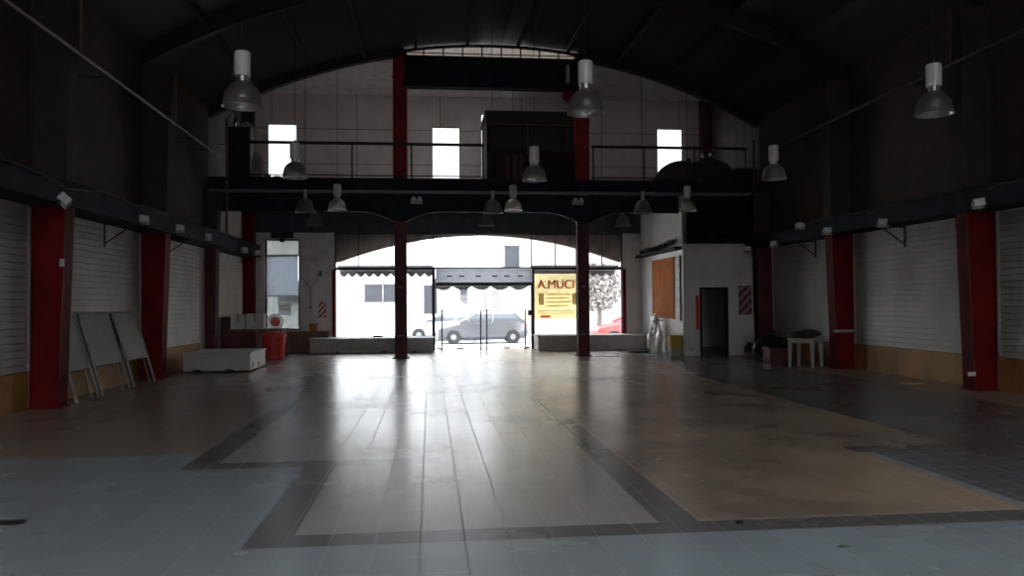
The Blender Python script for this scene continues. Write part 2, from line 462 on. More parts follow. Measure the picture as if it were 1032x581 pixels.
# ------------------------------------------------------------------ fanlight above the girder
fan = B()
n = 20; fx = [g0-.02 + (g1-g0+.04)*i/n for i in range(n+1)]
fan.strip([(x, arc(x)-.10) for x in fx], [(x, arc(x)-.03) for x in fx], 'y', YM+.12, YM+.2)
fan.box(g0+.05, g1-.05, YM+.12, YM+.2, 8.55, 8.59)
for k in range(1, 9):
    x = g0 + (g1-g0)*k/9
    fan.box(x-.018, x+.018, YM+.13, YM+.19, 8.57, arc(x)-.06)
fan.box(g0+.1, g1-.1, YM+.14, YM+.18, 8.665, 8.685)
w = struct('window_1', fan, M['upcol'])
pn = B(); pn.strip([(x, 8.58) for x in fx], [(x, arc(x)-.08) for x in fx], 'y', YM+.155, YM+.163)
obj('pane', pn, M['grimyglass'], w)

# ------------------------------------------------------------------ windows in the street wall
def window(n, h, frame_m, pane_m, bars_x=(), bars_z=(), fw=.045, y=YF+.06):
    x0, x1, z0, z1 = h; b = B()
    b.box(x0, x0+fw, y, y+.08, z0, z1); b.box(x1-fw, x1, y, y+.08, z0, z1)
    b.box(x0+fw, x1-fw, y, y+.08, z0, z0+fw); b.box(x0+fw, x1-fw, y, y+.08, z1-fw, z1)
    for q in bars_x: b.box(q-.018, q+.018, y+.01, y+.07, z0+fw, z1-fw)
    for q in bars_z: b.box(x0+fw, x1-fw, y+.01, y+.07, q-.02, q+.02)
    o = struct('window_%d' % n, b, frame_m)
    p = B(); p.box(x0+fw*.5, x1-fw*.5, y+.035, y+.045, z0+fw*.5, z1-fw*.5); obj('pane', p, pane_m, o)
    return o
for i, h in enumerate(HOLES_UP): window(2+i, h, M['frame'], M['greyglass'], fw=.03)
tall = window(6, HOLES_LOW[0], M['frame'], M['glass'], bars_z=(3.16,), fw=.05)
for za, zb in ((.73, 1.82), (3.18, 3.66)):
    b = B(); b.box(-5.32, -4.29, YF+.108, YF+.112, za, zb); obj('frosted_film', b, M['frost'], tall)
TB = 2.76   # transom bar
mull = (-2.35, -1.25, .13, 3.42, 4.25, 5.86)
# top lights
window(7, (-3.13, 6.57, TB-.05, 3.9), M['frame'], M['glass'], bars_x=mull, fw=.05)
window(8, (-3.13, .11, .42, TB-.05), M['frame'], M['glass'], fw=.05)
window(9, (3.47, 6.57, .42, TB-.05), M['frame'], M['glass'], fw=.05)
b = B(); b.box(.08, .17, YF+.03, YF+.17, 0, TB); b.box(3.40, 3.49, YF+.03, YF+.17, 0, TB); b.box(.17, 3.40, YF+.04, YF+.15, TB-.07, TB)
b.box(-3.13, .08, YF, YF+.2, 0, .42); b.box(3.49, 6.57, YF, YF+.2, 0, .42)
struct('trim_3', b, M['frame'])
# red side posts of the shopfront
for i, (x0, x1) in enumerate(((-3.2, -3.1), (6.55, 6.66))):
    b = B(); b.box(x0, x1, YF-.05, YF+.05, .3, TB-.08); struct('trim_%d' % (4+i), b, M['red'])

# frameless double glass door
door = thing('glass_door', 'frameless double glass street door with four tall dark pull bars', 'door', (1.79, YF+.1, 0))
for s in (-1, 1):
    b = B(); b.box(.03 if s > 0 else -1.57, 1.57 if s > 0 else -.03, -.006, .006, .03, 2.05)
    leaf = obj('door_leaf', b, M['glass'], door)
    for xx in (.10, 1.40):
        q = B(); q.tube([(s*xx, -.07, .01), (s*xx, -.07, 1.34)], .026, 10)
        for zz in (.12, 1.2): q.tube([(s*xx, -.07, zz), (s*xx, 0, zz)], .012, 8)
        q.box(s*xx-.05, s*xx+.05, -.09, -.03, 0, .025)
        obj('pull_bar', q, M['chrome'], leaf)
    q = B(); q.box(s*.78-.12, s*.78+.12, -.02, .02, .012, .06, bev=.005); obj('patch_fitting', q, M['black'], leaf)
    q = B(); q.box(s*1.5-.07, s*1.5+.07, -.02, .02, .012, .06, bev=.005); obj('patch_fitting', q, M['black'], leaf)
q = B(); q.box(1.5, 1.62, -.11, -.02, 1.12, 1.3, bev=.01); obj('lock_box', q, M['black'], door)

# cover box above the door
box = thing('shutter_box', 'grey roller shutter box with dark slotted underside above the glass door', 'shutter box', (1.79, YF-.02, TB-.06))
b = B(); b.prism([(0, 0), (.0, -.46), (-.30, -.46), (-.36, -.40), (-.36, -.12), (-.24, 0)], 'x', -1.60, 1.60)
obj('cover', b, M['milky'], box)
b = B(); b.box(-1.60, 1.60, -.25, .02, -.58, -.462, bev=.01); obj('slot_housing', b, M['frame'], box)
for k in (-1.15, -.75, -.2, .35, .75, 1.2):
    b = B(); b.box(k-.09, k+.09, -.372, -.355, -.28, -.24); obj('vent_slot', b, M['black'], box)

# ------------------------------------------------------------------ outside of the shopfront: arched fascia and awnings
pts_lo, pts_hi = [], []
for i in range(33):
    x = -3.25 + 9.95*i/32; u = (x-1.74)/4.85
    z = 2.9 + .94*max(0, 1-u*u)
    pts_lo.append((x, z)); pts_hi.append((x, 4.5))
b = B(); b.strip(pts_lo, pts_hi, 'y', YF+.32, YF+.52)
b.box(-3.6, -3.25, YF+.26, YF+.52, 0, 4.5); b.box(6.7, 7.05, YF+.26, YF+.52, 0, 4.5); b.box(-3.6, 7.05, YF+.26, YF+.34, 4.35, 4.6)
struct('trim_6', b, M['fascia'])
def awning(x0, x1, z0, drop, per, label, y):
    t = thing('awning', label, 'awning', ((x0+x1)/2, y, z0)); w = (x1-x0)/2
    b = B(); b.prism([(0, .06), (0, .1), (.7, -.02), (.7, -.06)], 'x', -w, w); obj('canopy', b, M['awning'], t)
    pts = [(-w, -.02)]; n = max(2, round((x1-x0)/per)); m = 6
    for i in range(n):
        for k in range(m+1):
            a = PI*k/m; pts.append((-w + 2*w*(i+k/m)/n, -drop*.55 - drop*.45*math.sin(a)))
    pts.append((w, -.02)); b = B()
    b.prism(pts[::-1], 'y', .68, .69); obj('valance', b, M['awning'], t)
    return t
awning(-3.1, .1, 2.74, .27, .29, 'grey awning with a scalloped valance outside the left display window', YF+.53)
awning(3.5, 6.55, 2.74, .27, .30, 'grey awning with a scalloped valance outside the right display window', YF+.53)
awning(.12, 3.46, 2.30, .30, .62, 'grey awning with a broad scalloped valance outside the glass door', YF+.53)

# ------------------------------------------------------------------ gallery (upper floor)
b = B(); b.box(XL, XR, YM+.16, YF, 4.90, 5.0)
struct('floor_gallery', b, M['pavement'])
b = B(); b.box(XL, XR, YM+.16, YF, 4.62, 4.90)
struct('ceiling_lower', b, M['teal'])
b = B(); b.box(XL, XR, YM, YM+.14, 4.72, 5.06); b.box(XL, XR, YM-.04, YM+.16, 5.02, 5.06)
struct('trim_7', b, M['beam'])
b = B(); b.box(XL, XR, YM-.08, YM+.2, 4.635, 4.715, bev=.012)
struct('trim_8', b, M['greyedge'])  # lower flange in lighter grey, its highlight line put into the colour
# valance with rounded lower corners between the columns
CX = (-.82, 4.40)
def valance(x0, x1, la, ra):
    pts = [(x0, 4.63)]; c = .95
    low = []
    n = 24
    for i in range(n+1):
        x = x0 + (x1-x0)*i/n; z = 4.14
        if la and x-x0 < c: z = 4.14 - .27*(1-(x-x0)/c)**1.8
        if ra and x1-x < c: z = 4.14 - .27*(1-(x1-x)/c)**1.8
        low.append((x, z))
    return low, [(x, 4.64) for x, z in low]
for i, (x0, x1, la, ra) in enumerate(((XL, CX[0]-.18, False, True), (CX[0]+.18, CX[1]-.18, True, True), (CX[1]+.18, XR, True, False))):
    lo, hi = valance(x0, x1, la, ra)
    b = B(); b.strip(lo, hi, 'y', YM+.02, YM+.10)
    b.strip([(x, z-.012) for x, z in lo], [(x, z+.012) for x, z in lo], 'y', YM-.01, YM+.13)
    struct('trim_%d' % (9+i), b, M['beam'])

# red steel columns carrying the gallery and the girder
col_labels = ('tall red steel column left of the glass door, from tiles to roof girder', 'tall red steel column between glass door and right display window')
for i, x in enumerate(CX):
    t = thing('steel_column', col_labels[i], 'column', (x, YM+.28, 0), 0, 'tall columns of the gallery front')
    b = B(); b.box(-.17, .17, -.16, -.14, 0, 4.14, bev=.003); b.box(-.17, .17, .12, .14, 0, 4.14, bev=.003); b.box(-.15, .15, -.14, .12, 0, 4.14)
    obj('lower_shaft', b, M['darkred'], t)
    b = B(); b.box(-.185, .185, -.27, .2, 3.86, 4.615, bev=.004); obj('beam_cap', b, M['beam'], t)
    b = B(); b.box(-.2, .2, -.17, .14, 5.003, 8.72, bev=.006); b.box(-.22, .22, -.18, .15, 7.95, 8.0)
    obj('upper_shaft', b, M['brightred'], t)
    b = B(); b.box(-.24, .24, -.23, .2, 0, .018, bev=.004)
    for sx in (-.2, .2):
        for sy in (-.19, .16): b.lathe([(.016, .018), (.016, .04), (0, .042)], (sx, sy, 0), 8)
    obj('base_plate', b, M['darkred'], t)
    b = B(); b.box(-.09, .09, -.166, -.158, .62, .66); obj('tag_plate', b, M['greyedge'], t)
    b = B(); b.box(-.07, .07, -.166, -.158, 1.98, 2.03); obj('tag_plate', b, M['greyedge'], t)
    if i:
        b = B(); b.prism([(-.2, 7.74), (-.55, 7.74), (-.55, 7.5), (-.2, 7.15)], 'y', -.06, .0)
        obj('gusset', b, M['brightred'], t)

# railing on the gallery edge
t = thing('railing', 'thin dark steel guard railing along the edge of the upper gallery', 'railing', (0, YM+.05, 5.06))
b = B(); b.tube([(-5.2, 0, .98), (1.55, 0, .98)], .045); obj('top_rail', b, M['upcol'], t)
b = B(); b.tube([(4.65, 0, .98), (9.3, 0, .98)], .045); obj('top_rail', b, M['upcol'], t)
b = B(); b.tube([(-5.2, 0, .08), (1.55, 0, .08)], .018); obj('bottom_rail', b, M['upcol'], t)
b = B(); b.tube([(4.65, 0, .08), (9.3, 0, .08)], .018); obj('bottom_rail', b, M['upcol'], t)
for x in (-5.2, -3.7, -2.15, -.5, 1.5, 4.7, 6.2, 7.7, 9.25):
    b = B(); b.tube([(x, 0, 0), (x, 0, 1.0)], .022); b.box(x-.05, x+.05, -.04, .04, 0, .012); obj('post', b, M['upcol'], t)

# dark cabin on the gallery
t = thing('cabin', 'dark brown panelled cabin standing on the gallery between railing ends', 'cabin', (3.16, YM+.50, 5.0))
b = B(); b.box(-1.5, 1.5, 0, 2.2, 0, 2.05); obj('body', b, M['brownwood'], t)
b = B(); b.box(-1.56, 1.56, -.06, 2.26, 2.05, 2.14, bev=.01); b.box(-1.53, 1.53, -.03, -.0, 1.80, 2.05); obj('roof', b, M['black'], t)
for k, (xa, xb) in enumerate(((-1.42, -.32), (-.28, .70), (.74, 1.42))):
    b = B(); b.box(xa, xb, -.02, 0, .95, 1.72); f = obj('window_frame', b, M['brownwood'], t)
    b = B(); b.box(xa+.05, xb-.05, -.03, -.012, 1.0, 1.67); obj('pane', b, M['black'], f)
b = B(); b.box(-1.45, 1.45, -.03, 0, 1.735, 1.765); b.box(-.32, -.29, -.035, 0, .9, 1.75); obj('trim_strip', b, M['pipe'], t)
for xa in (-.95, -.75, -.55):
    b = B(); b.box(xa, xa+.12, -.015, 0, .08, .85); obj('slat', b, M['counter'], t)

# clutter on the gallery
t = thing('cabinet', 'tall black cabinet at the left end of the gallery railing', 'cabinet', (-5.32, YM+.5, 5.0))
b = B(); b.box(-.30, .36, -.25, .25, .06, 1.5, bev=.01); obj('body', b, M['black'], t)
for k in (0, 1):
    b = B(); b.box(-.28+.32*k, .02+.32*k, -.268, -.25, .12, 1.45, bev=.004); d = obj('door', b, M['black'], t)
    q = B(); q.tube([(.0+.06*k, -.29, .7), (.0+.06*k, -.29, .9)], .008, 6); obj('handle', q, M['chrome'], d)
b = B(); b.box(-.28, .34, -.23, .23, 0, .06); obj('plinth', b, M['upcol'], t)
def bottle(name, label, x, y, z, r, h, m, cat='bottle', group=None):
    t = thing(name, label, cat, (x, y, z), 0, group)
    b = B(); b.lathe([(r*.9, 0), (r, .01), (r, h*.6), (r*.8, h*.68), (r*.34, h*.8), (r*.32, h*.95)], seg=16); obj('body', b, m, t)
    b = B(); b.lathe([(r*.38, h*.93), (r*.38, h), (0, h)], seg=12); obj('cap', b, M['plastic'], t)
    return t
bottle('bottle', 'tall pale bottle on the black gallery cabinet, at its left', -5.53, YM+.42, 6.5, .08, .62, M['plastic'], group='bottles on the gallery cabinet')
bottle('bottle', 'shorter shiny bottle on the black gallery cabinet, beside the tall one', -5.37, YM+.34, 6.5, .07, .36, M['can'], group='bottles on the gallery cabinet')
t = thing('helmet', 'small white rounded helmet on top of the black gallery cabinet', 'helmet', (-5.10, YM+.42, 6.5))
b = B(); b.lathe([(.15, 0), (.14, .09), (.1, .15), (.04, .185), (0, .19)], seg=20); obj('shell', b, M['plastic'], t)
b = B(); b.lathe([(.145, 0), (.19, .005), (.19, .015), (.145, .03)], seg=20); obj('brim', b, M['plastic'], t)
cl = [(-4.78, .42, .28, .36, .34, 'pink carton beside the black gallery cabinet, bottom of the pair'), (-4.79, .40, .24, .3, .3, 'small pink carton stacked on another beside the gallery cabinet')]
z = 5.0
for x, y, w, d, h, lb in cl:
    t = thing('carton', lb, 'box', (x, YM+y, z), random.uniform(-.2, .2), 'cartons on the gallery')
    b = B(); b.box(-w/2, w/2, -d/2, d/2, 0, h, bev=.006); obj('body', b, M['clutter'], t)
    b = B(); b.box(-w/2-.001, w/2+.001, -.03, .03, h*.96, h+.003); obj('tape', b, M['bench'], t)
    z += h+.004
b = B(); b.blob((0, 0, .06), .13, (1, 1, .7), .1, 3, 5, 0)
single('bag', 'small pale rumpled bag on top of the pink cartons', 'bag', b, M['plastic'], (-4.79, YM+.4, z))
for i, (x, h, lb) in enumerate(((-4.5, .16, 'small pale tin on the gallery floor below the left upper window'), (-4.24, .13, 'low pale tin on the gallery floor, right of the other tin'))):
    t = thing('tin', lb, 'tin', (x, YM+.3, 5.0), 0, 'tins on the gallery floor')
    b = B(); b.lathe([(.09, 0), (.09, h), (0, h)], seg=18); obj('body', b, M['clutter'], t)
    b = B(); b.lathe([(.094, h-.02), (.094, h+.008), (.07, h+.008)], seg=18); obj('lid', b, M['can'], t)

t = thing('covered_heap', 'long dark tarpaulin covered heap at the right end of the gallery', 'heap', (7.98, YM+1.05, 5.0))
b = B()
b.blob((-.15, 0, .28), .55, (1.7, 1.0, .95), .18, 4, 11, 0); b.blob((.5, .05, .35), .5, (1.5, 1.0, 1.1), .15, 4, 12, 0); b.blob((-.75, .0, .15), .4, (1.0, 1, .9), .2, 3, 13, 0)
obj('tarp', b, M['tarp'], t)
for i, (x, z, lb) in enumerate(((7.85, 5.80, 'shiny tin can on the gallery heap, nearest the right upper window'), (8.32, 5.95, 'bright tin can on the gallery heap, middle one'), (8.56, 5.97, 'dull tin can on the gallery heap, nearest the right wall'))):
    t = thing('tin_can', lb, 'can', (x, YM+1.05, z), 0, 'cans on the covered heap')
    b = B(); b.lathe([(.052, 0), (.055, .01), (.055, .11), (.05, .12)], seg=16); obj('body', b, M['can'], t)
    b = B(); b.lathe([(.05, .118), (.05, .125), (0, .122)], seg=16); obj('lid', b, M['can'], t)
t = thing('crate', 'black crate at the far right end of the gallery railing', 'crate', (9.34, YM+.42, 5.0))
b = B(); b.box(-.3, .3, -.2, .2, 0, .5, bev=.01); obj('body', b, M['black'], t)
b = B(); b.box(-.32, .32, -.22, .22, .42, .5, bev=.008); obj('rim', b, M['upcol'], t)
# conduits drawn on the right gallery wall and a red corner column behind
for i, (x, lb) in enumerate(((XL+.185, 'red corner column at the left end of the street wall'), (XR-.19, 'red corner column at the right end of the upper street wall'))):
    t = thing('steel_column', lb, 'column', (x, YF-.2, 0), 0, 'corner columns of the street wall')
    if i == 0:
        b = B(); b.box(-.17, .19, -.15, .18, 0, 4.6, bev=.006); obj('lower_shaft', b, M['red'], t)
    b = B(); b.box(-.17, .17, -.15, .18, 5.0, 8.45, bev=.006); b.box(-.175, .175, -.17, .19, 8.3, 8.45); obj('upper_shaft', b, M['darkred'] if i else M['upcol'], t)

# ------------------------------------------------------------------ side bays: tapered portal columns, slatted panels, plinths, beams
def portal(side, y, label, h=6.6, w=(.43, .53)):
    s = 1 if side == 'left' else -1
    x0 = XL if side == 'left' else XR
    t = thing('steel_column', label, 'column', (x0, y, 0), 0, 'tapered red wall columns')
    def taper(z0, z1, w0, w1, m, name):
        b = B(); pts = [(s*.03, z0), (s*w0, z0), (s*w1, z1), (s*.03, z1)]
        b.prism(pts, 'y', -.13, .13)
        b.prism([(s*(w0-.02), z0), (s*w0+.0, z0), (s*w1, z1), (s*(w1-.02), z1)], 'y', -.16, .16)
        b.prism([(s*.022, z0), (s*.05, z0), (s*.05, z1), (s*.022, z1)], 'y', -.16, .16)
        return obj(name, b, m, t)
    taper(.02, 3.1, w[0], w[1], M['red'] if h > 5 else M['darkred'], 'shaft')
    taper(3.1, min(h, 6.62), w[1], w[1]+.07, M['upcol'], 'upper_shaft')
    b = B(); b.box(*sorted((s*.005, s*(w[0]+.04))), -.19, .19, 0, .022, bev=.004); obj('base_plate', b, M['red'], t)
    return t
LB = {('left', 0): 'red tapered column on the left wall, nearest, beside the first leaning frame', ('left', 1): 'red tapered column on the left wall with a frame leaning before it',
      ('right', 0): 'red tapered column on the right wall, nearest, with a pale tape low down', ('right', 1): 'red tapered column on the right wall beside the white table'}
for side in ('left', 'right'):
    for i, y in enumerate(PORT): portal(side, y, LB[side, i])
portal('left', YM-.25, 'dark red wall column at the left end of the gallery', 4.6, (.28, .32))
portal('right', 21.72, 'dark red wall column at the right end of the gallery beside the striped board', 4.6, (.42, .46))

def slat_panel(side, y0, y1, z0, z1, label, m, pitch=.105):
    s = 1 if side == 'left' else -1; x = XL if side == 'left' else XR
    t = thing('slatted_panel', label, 'wall panel', (x+s*.004, (y0+y1)/2, z0), 0, 'white slatted wall panels')
    h = (y1-y0)/2; n = round((z1-z0)/pitch); p = (z1-z0)/n
    pts = [(0, 0)]
    for k in range(n):
        za = p*k
        pts += [(s*.052, za+.004), (s*.030, za+p*.90), (s*.014, za+p*.92), (s*.014, za+p)]
    pts += [(0, z1-z0)]
    b = B(); b.prism(pts if s > 0 else pts[::-1], 'y', -h, h); obj('slats', b, m, t)
    for q in (-h, h-.05):
        b = B(); b.box(*sorted((0, s*.06)), q, q+.05, 0, z1-z0); obj('edge_strip', b, m, t)
BAYS = [(8.4, 12.58), (13.02, 17.18), (17.62, 21.5)]
dl = {('left', 0): 'white slatted wall panel at the left edge, before the first red column', ('left', 1): 'white slatted wall panel above the leaning frames on the left wall',
      ('left', 2): 'white slatted wall panel between second left column and the gallery', ('right', 0): 'white slatted wall panel at the right edge, before the first red column',
      ('right', 1): 'broad white slatted wall panel between the two right red columns', ('right', 2): 'white slatted wall panel behind the white table on the right wall'}
for side in ('left', 'right'):
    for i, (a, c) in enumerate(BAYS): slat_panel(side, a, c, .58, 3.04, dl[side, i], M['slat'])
slat_panel('left', 22.7, 26.1, 1.2, 2.86, 'pale cream slatted panel under the gallery left of the tall window', M['slatcream'])
k = 1
for side, xa, xb in (('left', XL, XL+.035), ('right', XR-.035, XR)):
    b = B()
    for a, c in ((YB, 8.4), *BAYS): b.box(xa, xb, a, c, 0, .57)
    struct('baseboard_'+side, b, M['orange_base'])
# blue-black beams on both side walls
k = 12
for side in ('left', 'right'):
    s = 1 if side == 'left' else -1; x = XL if side == 'left' else XR
    b = B(); b.box(*sorted((x, x+s*.64)), YB, YF-.4 if side == 'left' else YM-.3, 3.06, 3.10)
    b.box(*sorted((x+s*.56, x+s*.60)), YB, YF-.4 if side == 'left' else YM-.3, 3.10, 3.40)
    b.box(*sorted((x, x+s*.64)), YB, YF-.4 if side == 'left' else YM-.3, 3.40, 3.44)
    struct('trim_%d' % k, b, M['beam']); k += 1

# floodlights clipped to the beams, L brackets below
def floodlight():
    t = thing('floodlight', '', 'floodlight', group='floodlights along the wall beams')
    b = B(); b.box(-.11, .11, -.07, .07, -.09, .09, bev=.018); obj('housing', b, M['plastic'], t)
    b = B(); b.box(-.095, .095, -.082, -.068, -.075, .075, bev=.004); obj('lens', b, M['light'], t)
    b = B(); b.box(-.145, -.125, -.02, .02, -.02, .03); b.box(.125, .145, -.02, .02, -.02, .03); b.box(-.145, .145, -.02, .02, -.12, -.105); b.box(-.145, -.13, -.02, .02, -.12, .0); b.box(.13, .145, -.02, .02, -.12, .0)
    obj('mounting_bracket', b, M['plastic'], t)
    b = B(); b.tube([(0, .02, -.11), (0, .02, -.17)], .015, 8); obj('stem', b, M['chrome'], t)
    return t
FLS = [  # x, y, z, tilt, yaw, label
 (-5.37, 12.35, 3.12, .75, .5, 'white floodlight above the nearest left red column, tilted on its corner'),
 (-5.36, 15.6, 3.17, .1, .6, 'white floodlight on the left beam midway between two red columns'),
 (-5.36, 17.75, 3.2, .1, .6, 'white floodlight above the second left red column'),
 (-5.36, 19.9, 3.2, .1, .7, 'grey floodlight on the left beam before the gallery column'),
 (-5.3, 23.5, 3.12, .1, .7, 'dim floodlight on the left beam under the gallery'),
 (-5.3, 25.2, 3.15, .0, .7, 'farthest floodlight on the left beam, in front of the red corner column'),
 (8.98, 12.2, 3.14, -.15, -.5, 'pale floodlight above the nearest right red column'),
 (8.98, 15.0, 3.10, .05, -.5, 'grey floodlight on the right beam above the broad slatted panel'),
 (8.98, 17.2, 3.14, .05, -.6, 'grey floodlight above the second right red column'),
 (8.86, 18.3, 3.36, .1, -.6, 'small grey floodlight on top of the right beam behind the second column'),
 (8.98, 20.0, 3.05, .0, -.9, 'grey floodlight on the right beam near the gallery'),
 (8.9, 21.55, 3.02, .0, -.6, 'dim floodlight on the right above the striped board')]
proto = floodlight()
for i, (x, y, z, ti, ya, lb) in enumerate(FLS):
    o = proto if i == 0 else dup(proto, (0, 0, 0), lb)
    o['label'] = lb; o.location = (x, y-.05, z); o.rotation_euler = (-.2, ti, ya); o.scale = (.78, .78, .78)
def bracket(side, y, label):
    s = 1 if side == 'left' else -1; x = XL if side == 'left' else XR
    t = thing('wall_bracket', label, 'bracket', (x+s*.085, y, 3.05), 0, 'triangular brackets under the beams')
    b = B(); b.box(-.015, .015, -.02, .02, -.42, 0); obj('upright', b, M['black'], t)
    b = B(); b.box(*sorted((0, s*.52)), -.02, .02, -.03, 0); obj('mounting_arm', b, M['black'], t)
    b = B(); b.tube([(0, 0, -.36), (s*.5, 0, -.02)], .014, 6); obj('brace', b, M['black'], t)
bracket('left', 15.25, 'black triangular bracket under the left beam above the leaning frames')
bracket('left', 18.6, 'black triangular bracket under the left beam past the second red column')
bracket('right', 15.15, 'black triangular bracket under the right beam above the broad slatted panel')
bracket('right', 18.9, 'black triangular bracket under the right beam near the white table')
# loose cables lying on the beams
for side, lb in (('left', 'loose dark cable draped along the top of the left beam'), ('right', 'loose dark cable draped along the top of the right beam')):
    s = 1 if side == 'left' else -1; x = (XL if side == 'left' else XR) + s*.62
    pts = []; y = 9.0
    while y < 21.6:
        pts.append((x + s*.035 + .01*random.random(), y, 3.38 + .06*math.sin(y*1.9) + random.uniform(-.03, .03))); y += .22
    b = B(); b.tube(pts, .014, 6); single('cable', lb, 'cable', b, M['purlin'])

# conduits high on the side walls
def conduit(side, z, label, m):
    s = 1 if side == 'left' else -1; x = (XL if side == 'left' else XR) + s*.66
    t = thing('conduit', label, 'pipe', (x, 15, z))
    b = B(); b.tube([(0, -9, .06), (0, 0, 0), (0, 5.6, -.06)], .03, 10); obj('pipe', b, m, t)
    for y in (-2.2, 2.4):
        b = B(); b.tube([(s*.02, y, 0), (s*.02, y, 1.0)], .022, 8); obj('drop_pipe', b, M['rust'] if side == 'left' else M['rustdark'], t)
    for y in (-6, -3.5, -1, 1, 4, 5.4):
        b = B(); b.tube([(0, y, 0), (-s*.62, y, 0)], .012, 6); obj('hanger', b, M['purlin'], t)
conduit('left', 5.42, 'rusty conduit pipe running high along the left brick wall', M['pipe'])
conduit('right', 5.62, 'shade-darkened rusty conduit pipe running high along the right brick wall', M['rustdark'])
b = B(); b.tube([(0, 0, 0), (0, 0, 3.1)], .035, 10); b.tube([(0, 0, .6), (-.2, 0, .6)], .015, 6); b.tube([(0, 0, 2.4), (-.2, 0, 2.4)], .015, 6)
single('drain_pipe', 'thin brown vertical pipe on the left gallery column', 'pipe', b, M['rust'], (-5.42, YM-.45, 3.46))
b = B(); b.tube([(0, 0, 0), (0, 0, 2.6)], .03, 10); b.tube([(0, 0, .6), (.2, 0, .6)], .015, 6)
single('drain_pipe', 'thin dark vertical pipe on the right gallery column', 'pipe', b, M['darkred'], (9.02, YM-1.1, 3.46))

# ------------------------------------------------------------------ pendant lamps
def highbay():
    t = thing('pendant_lamp', '', 'pendant lamp', group='clear bell pendant lamps')
    b = B(); b.lathe([(.02, .70), (.085, .695), (.1, .675), (.1, .40), (.095, .385), (.05, .382)], seg=28); obj('ballast_housing', b, M['lampwhite'], t)
    b = B(); pr = []
    for k in range(4): pr += [(.062, .385-.022*k), (.078, .380-.022*k), (.078, .372-.022*k), (.062, .367-.022*k)]
    b.lathe(pr + [(.058, .28)], seg=24); obj('ribbed_neck', b, M['lampmetal'], t)
    b = B(); b.cap = False
    out = [(.075, .315), (.13, .285), (.18, .235), (.215, .165), (.232, .08), (.243, .01), (.252, 0)]
    b.lathe(out + [(r-.006, z) for r, z in out[::-1]], seg=36); obj('bell_shade', b, M['bell'], t)
    b = B(); b.lathe([(.04, .29), (.045, .23), (.075, .17), (.085, .11), (.07, .05), (.035, .02), (0, .015)], seg=20); obj('bulb', b, M['light'], t)
    b = B(); b.lathe([(.10, .075), (.125, .07), (.125, .06), (.10, .055)], seg=28); obj('reflector_ring', b, M['lampmetal'], t)
    b = B(); b.tube([(0, 0, .69), (0, 0, 4.15)], .006, 6); b.lathe([(.012, .69), (.03, .71), (.012, .75)], seg=12); obj('suspension_wire', b, M['purlin'], t)
    return t
LAMPS = [(-2.33, 10.2, 4.03, 'clear bell pendant lamp, left of the front row, large'), (2.06, 10.3, 4.05, 'clear bell pendant lamp in front of the right tall red column top'),
 (6.9, 10.2, 4.1, 'clear bell pendant lamp, rightmost of the front row, against the right brick wall'),
 (-2.62, 15.85, 4.02, 'clear bell pendant lamp silhouetted by the left upper window'), (2.12, 15.95, 4.03, 'clear bell pendant lamp in front of the dark gallery cabin'),
 (7.03, 15.6, 4.05, 'clear bell pendant lamp before the right end of the gallery'),
 (-2.44, 21.4, 4.03, 'clear bell pendant lamp before the gallery beam, left of the left column'), (2.26, 21.4, 4.05, 'clear bell pendant lamp before the gallery beam above the glass door'),
 (7.13, 21.4, 4.07, 'clear bell pendant lamp before the gallery beam, above the white corner wall')]
proto = highbay()
for i, (x, y, z, lb) in enumerate(LAMPS):
    o = proto if i == 0 else dup(proto, (0, 0, 0), lb)
    o.location = (x, y, z); o['label'] = lb
# one wire mesh per lamp so that each reaches the roof above it
for o in [o for o in bpy.data.objects if o.name.startswith('pendant_lamp')]:
    top = arc(o.location.x) - o.location.z - .01
    for c in o.children:
        if c.name.startswith('suspension_wire'):
            b = B(); b.tube([(0, 0, .69), (0, 0, top)], .006, 6); b.lathe([(.012, .69), (.03, .71), (.012, .75)], seg=12)
            c.data = b.mesh('suspension_wire', M['purlin'])
def conelamp():
    t = thing('cone_lamp', '', 'pendant lamp', group='cone pendant lamps under the gallery')
    b = B(); b.lathe([(.02, .60), (.045, .595), (.05, .58), (.045, .36), (.03, .355)], seg=20); obj('lamp_neck', b, M['lampmetal'], t)
    b = B(); b.cap = False
    out = [(.05, .365), (.12, .34), (.17, .27), (.21, .15), (.255, .02), (.26, 0)]
    b.lathe(out + [(r-.007, z) for r, z in out[::-1]], seg=32); obj('cone_shade', b, M['conebell'], t)
    b = B(); b.lathe([(.035, .36), (.05, .25), (.06, .18), (.03, .1), (0, .09)], seg=16); obj('bulb', b, M['light'], t)
    b = B(); b.tube([(0, 0, .595), (0, 0, .60)], .01, 8); obj('hanger', b, M['purlin'], t)
    return t
CONES = [(-3.2, 20.9, 3.92, 'grey cone lamp before the gallery beam, left of the left tall column'), (-3.55, 25.1, 4.0, 'small grey cone lamp under the gallery, just below the left cone lamp'),
 (1.66, 20.9, 3.92, 'grey cone lamp before the gallery beam over the glass door'), (1.78, 25.1, 4.0, 'grey cone lamp under the gallery, just below the one over the door'),
 (5.72, 20.9, 3.94, 'grey cone lamp before the gallery beam, right of the right tall column'), (6.2, 25.1, 4.0, 'grey cone lamp under the gallery beside the white partition')]
proto = conelamp()
for i, (x, y, z, lb) in enumerate(CONES):
    o = proto if i == 0 else dup(proto, (0, 0, 0), lb)
    o.location = (x, y, z); o['label'] = lb
for o in [o for o in bpy.data.objects if o.name.startswith('cone_lamp')]:
    top = (arc(o.location.x)-.01 if o.location.y < YM else 4.62) - o.location.z
    for c in o.children:
        if c.name.startswith('hanger'):
            b = B(); b.tube([(0, 0, .59), (0, 0, top)], .008, 6); c.data = b.mesh('hanger', M['purlin'])
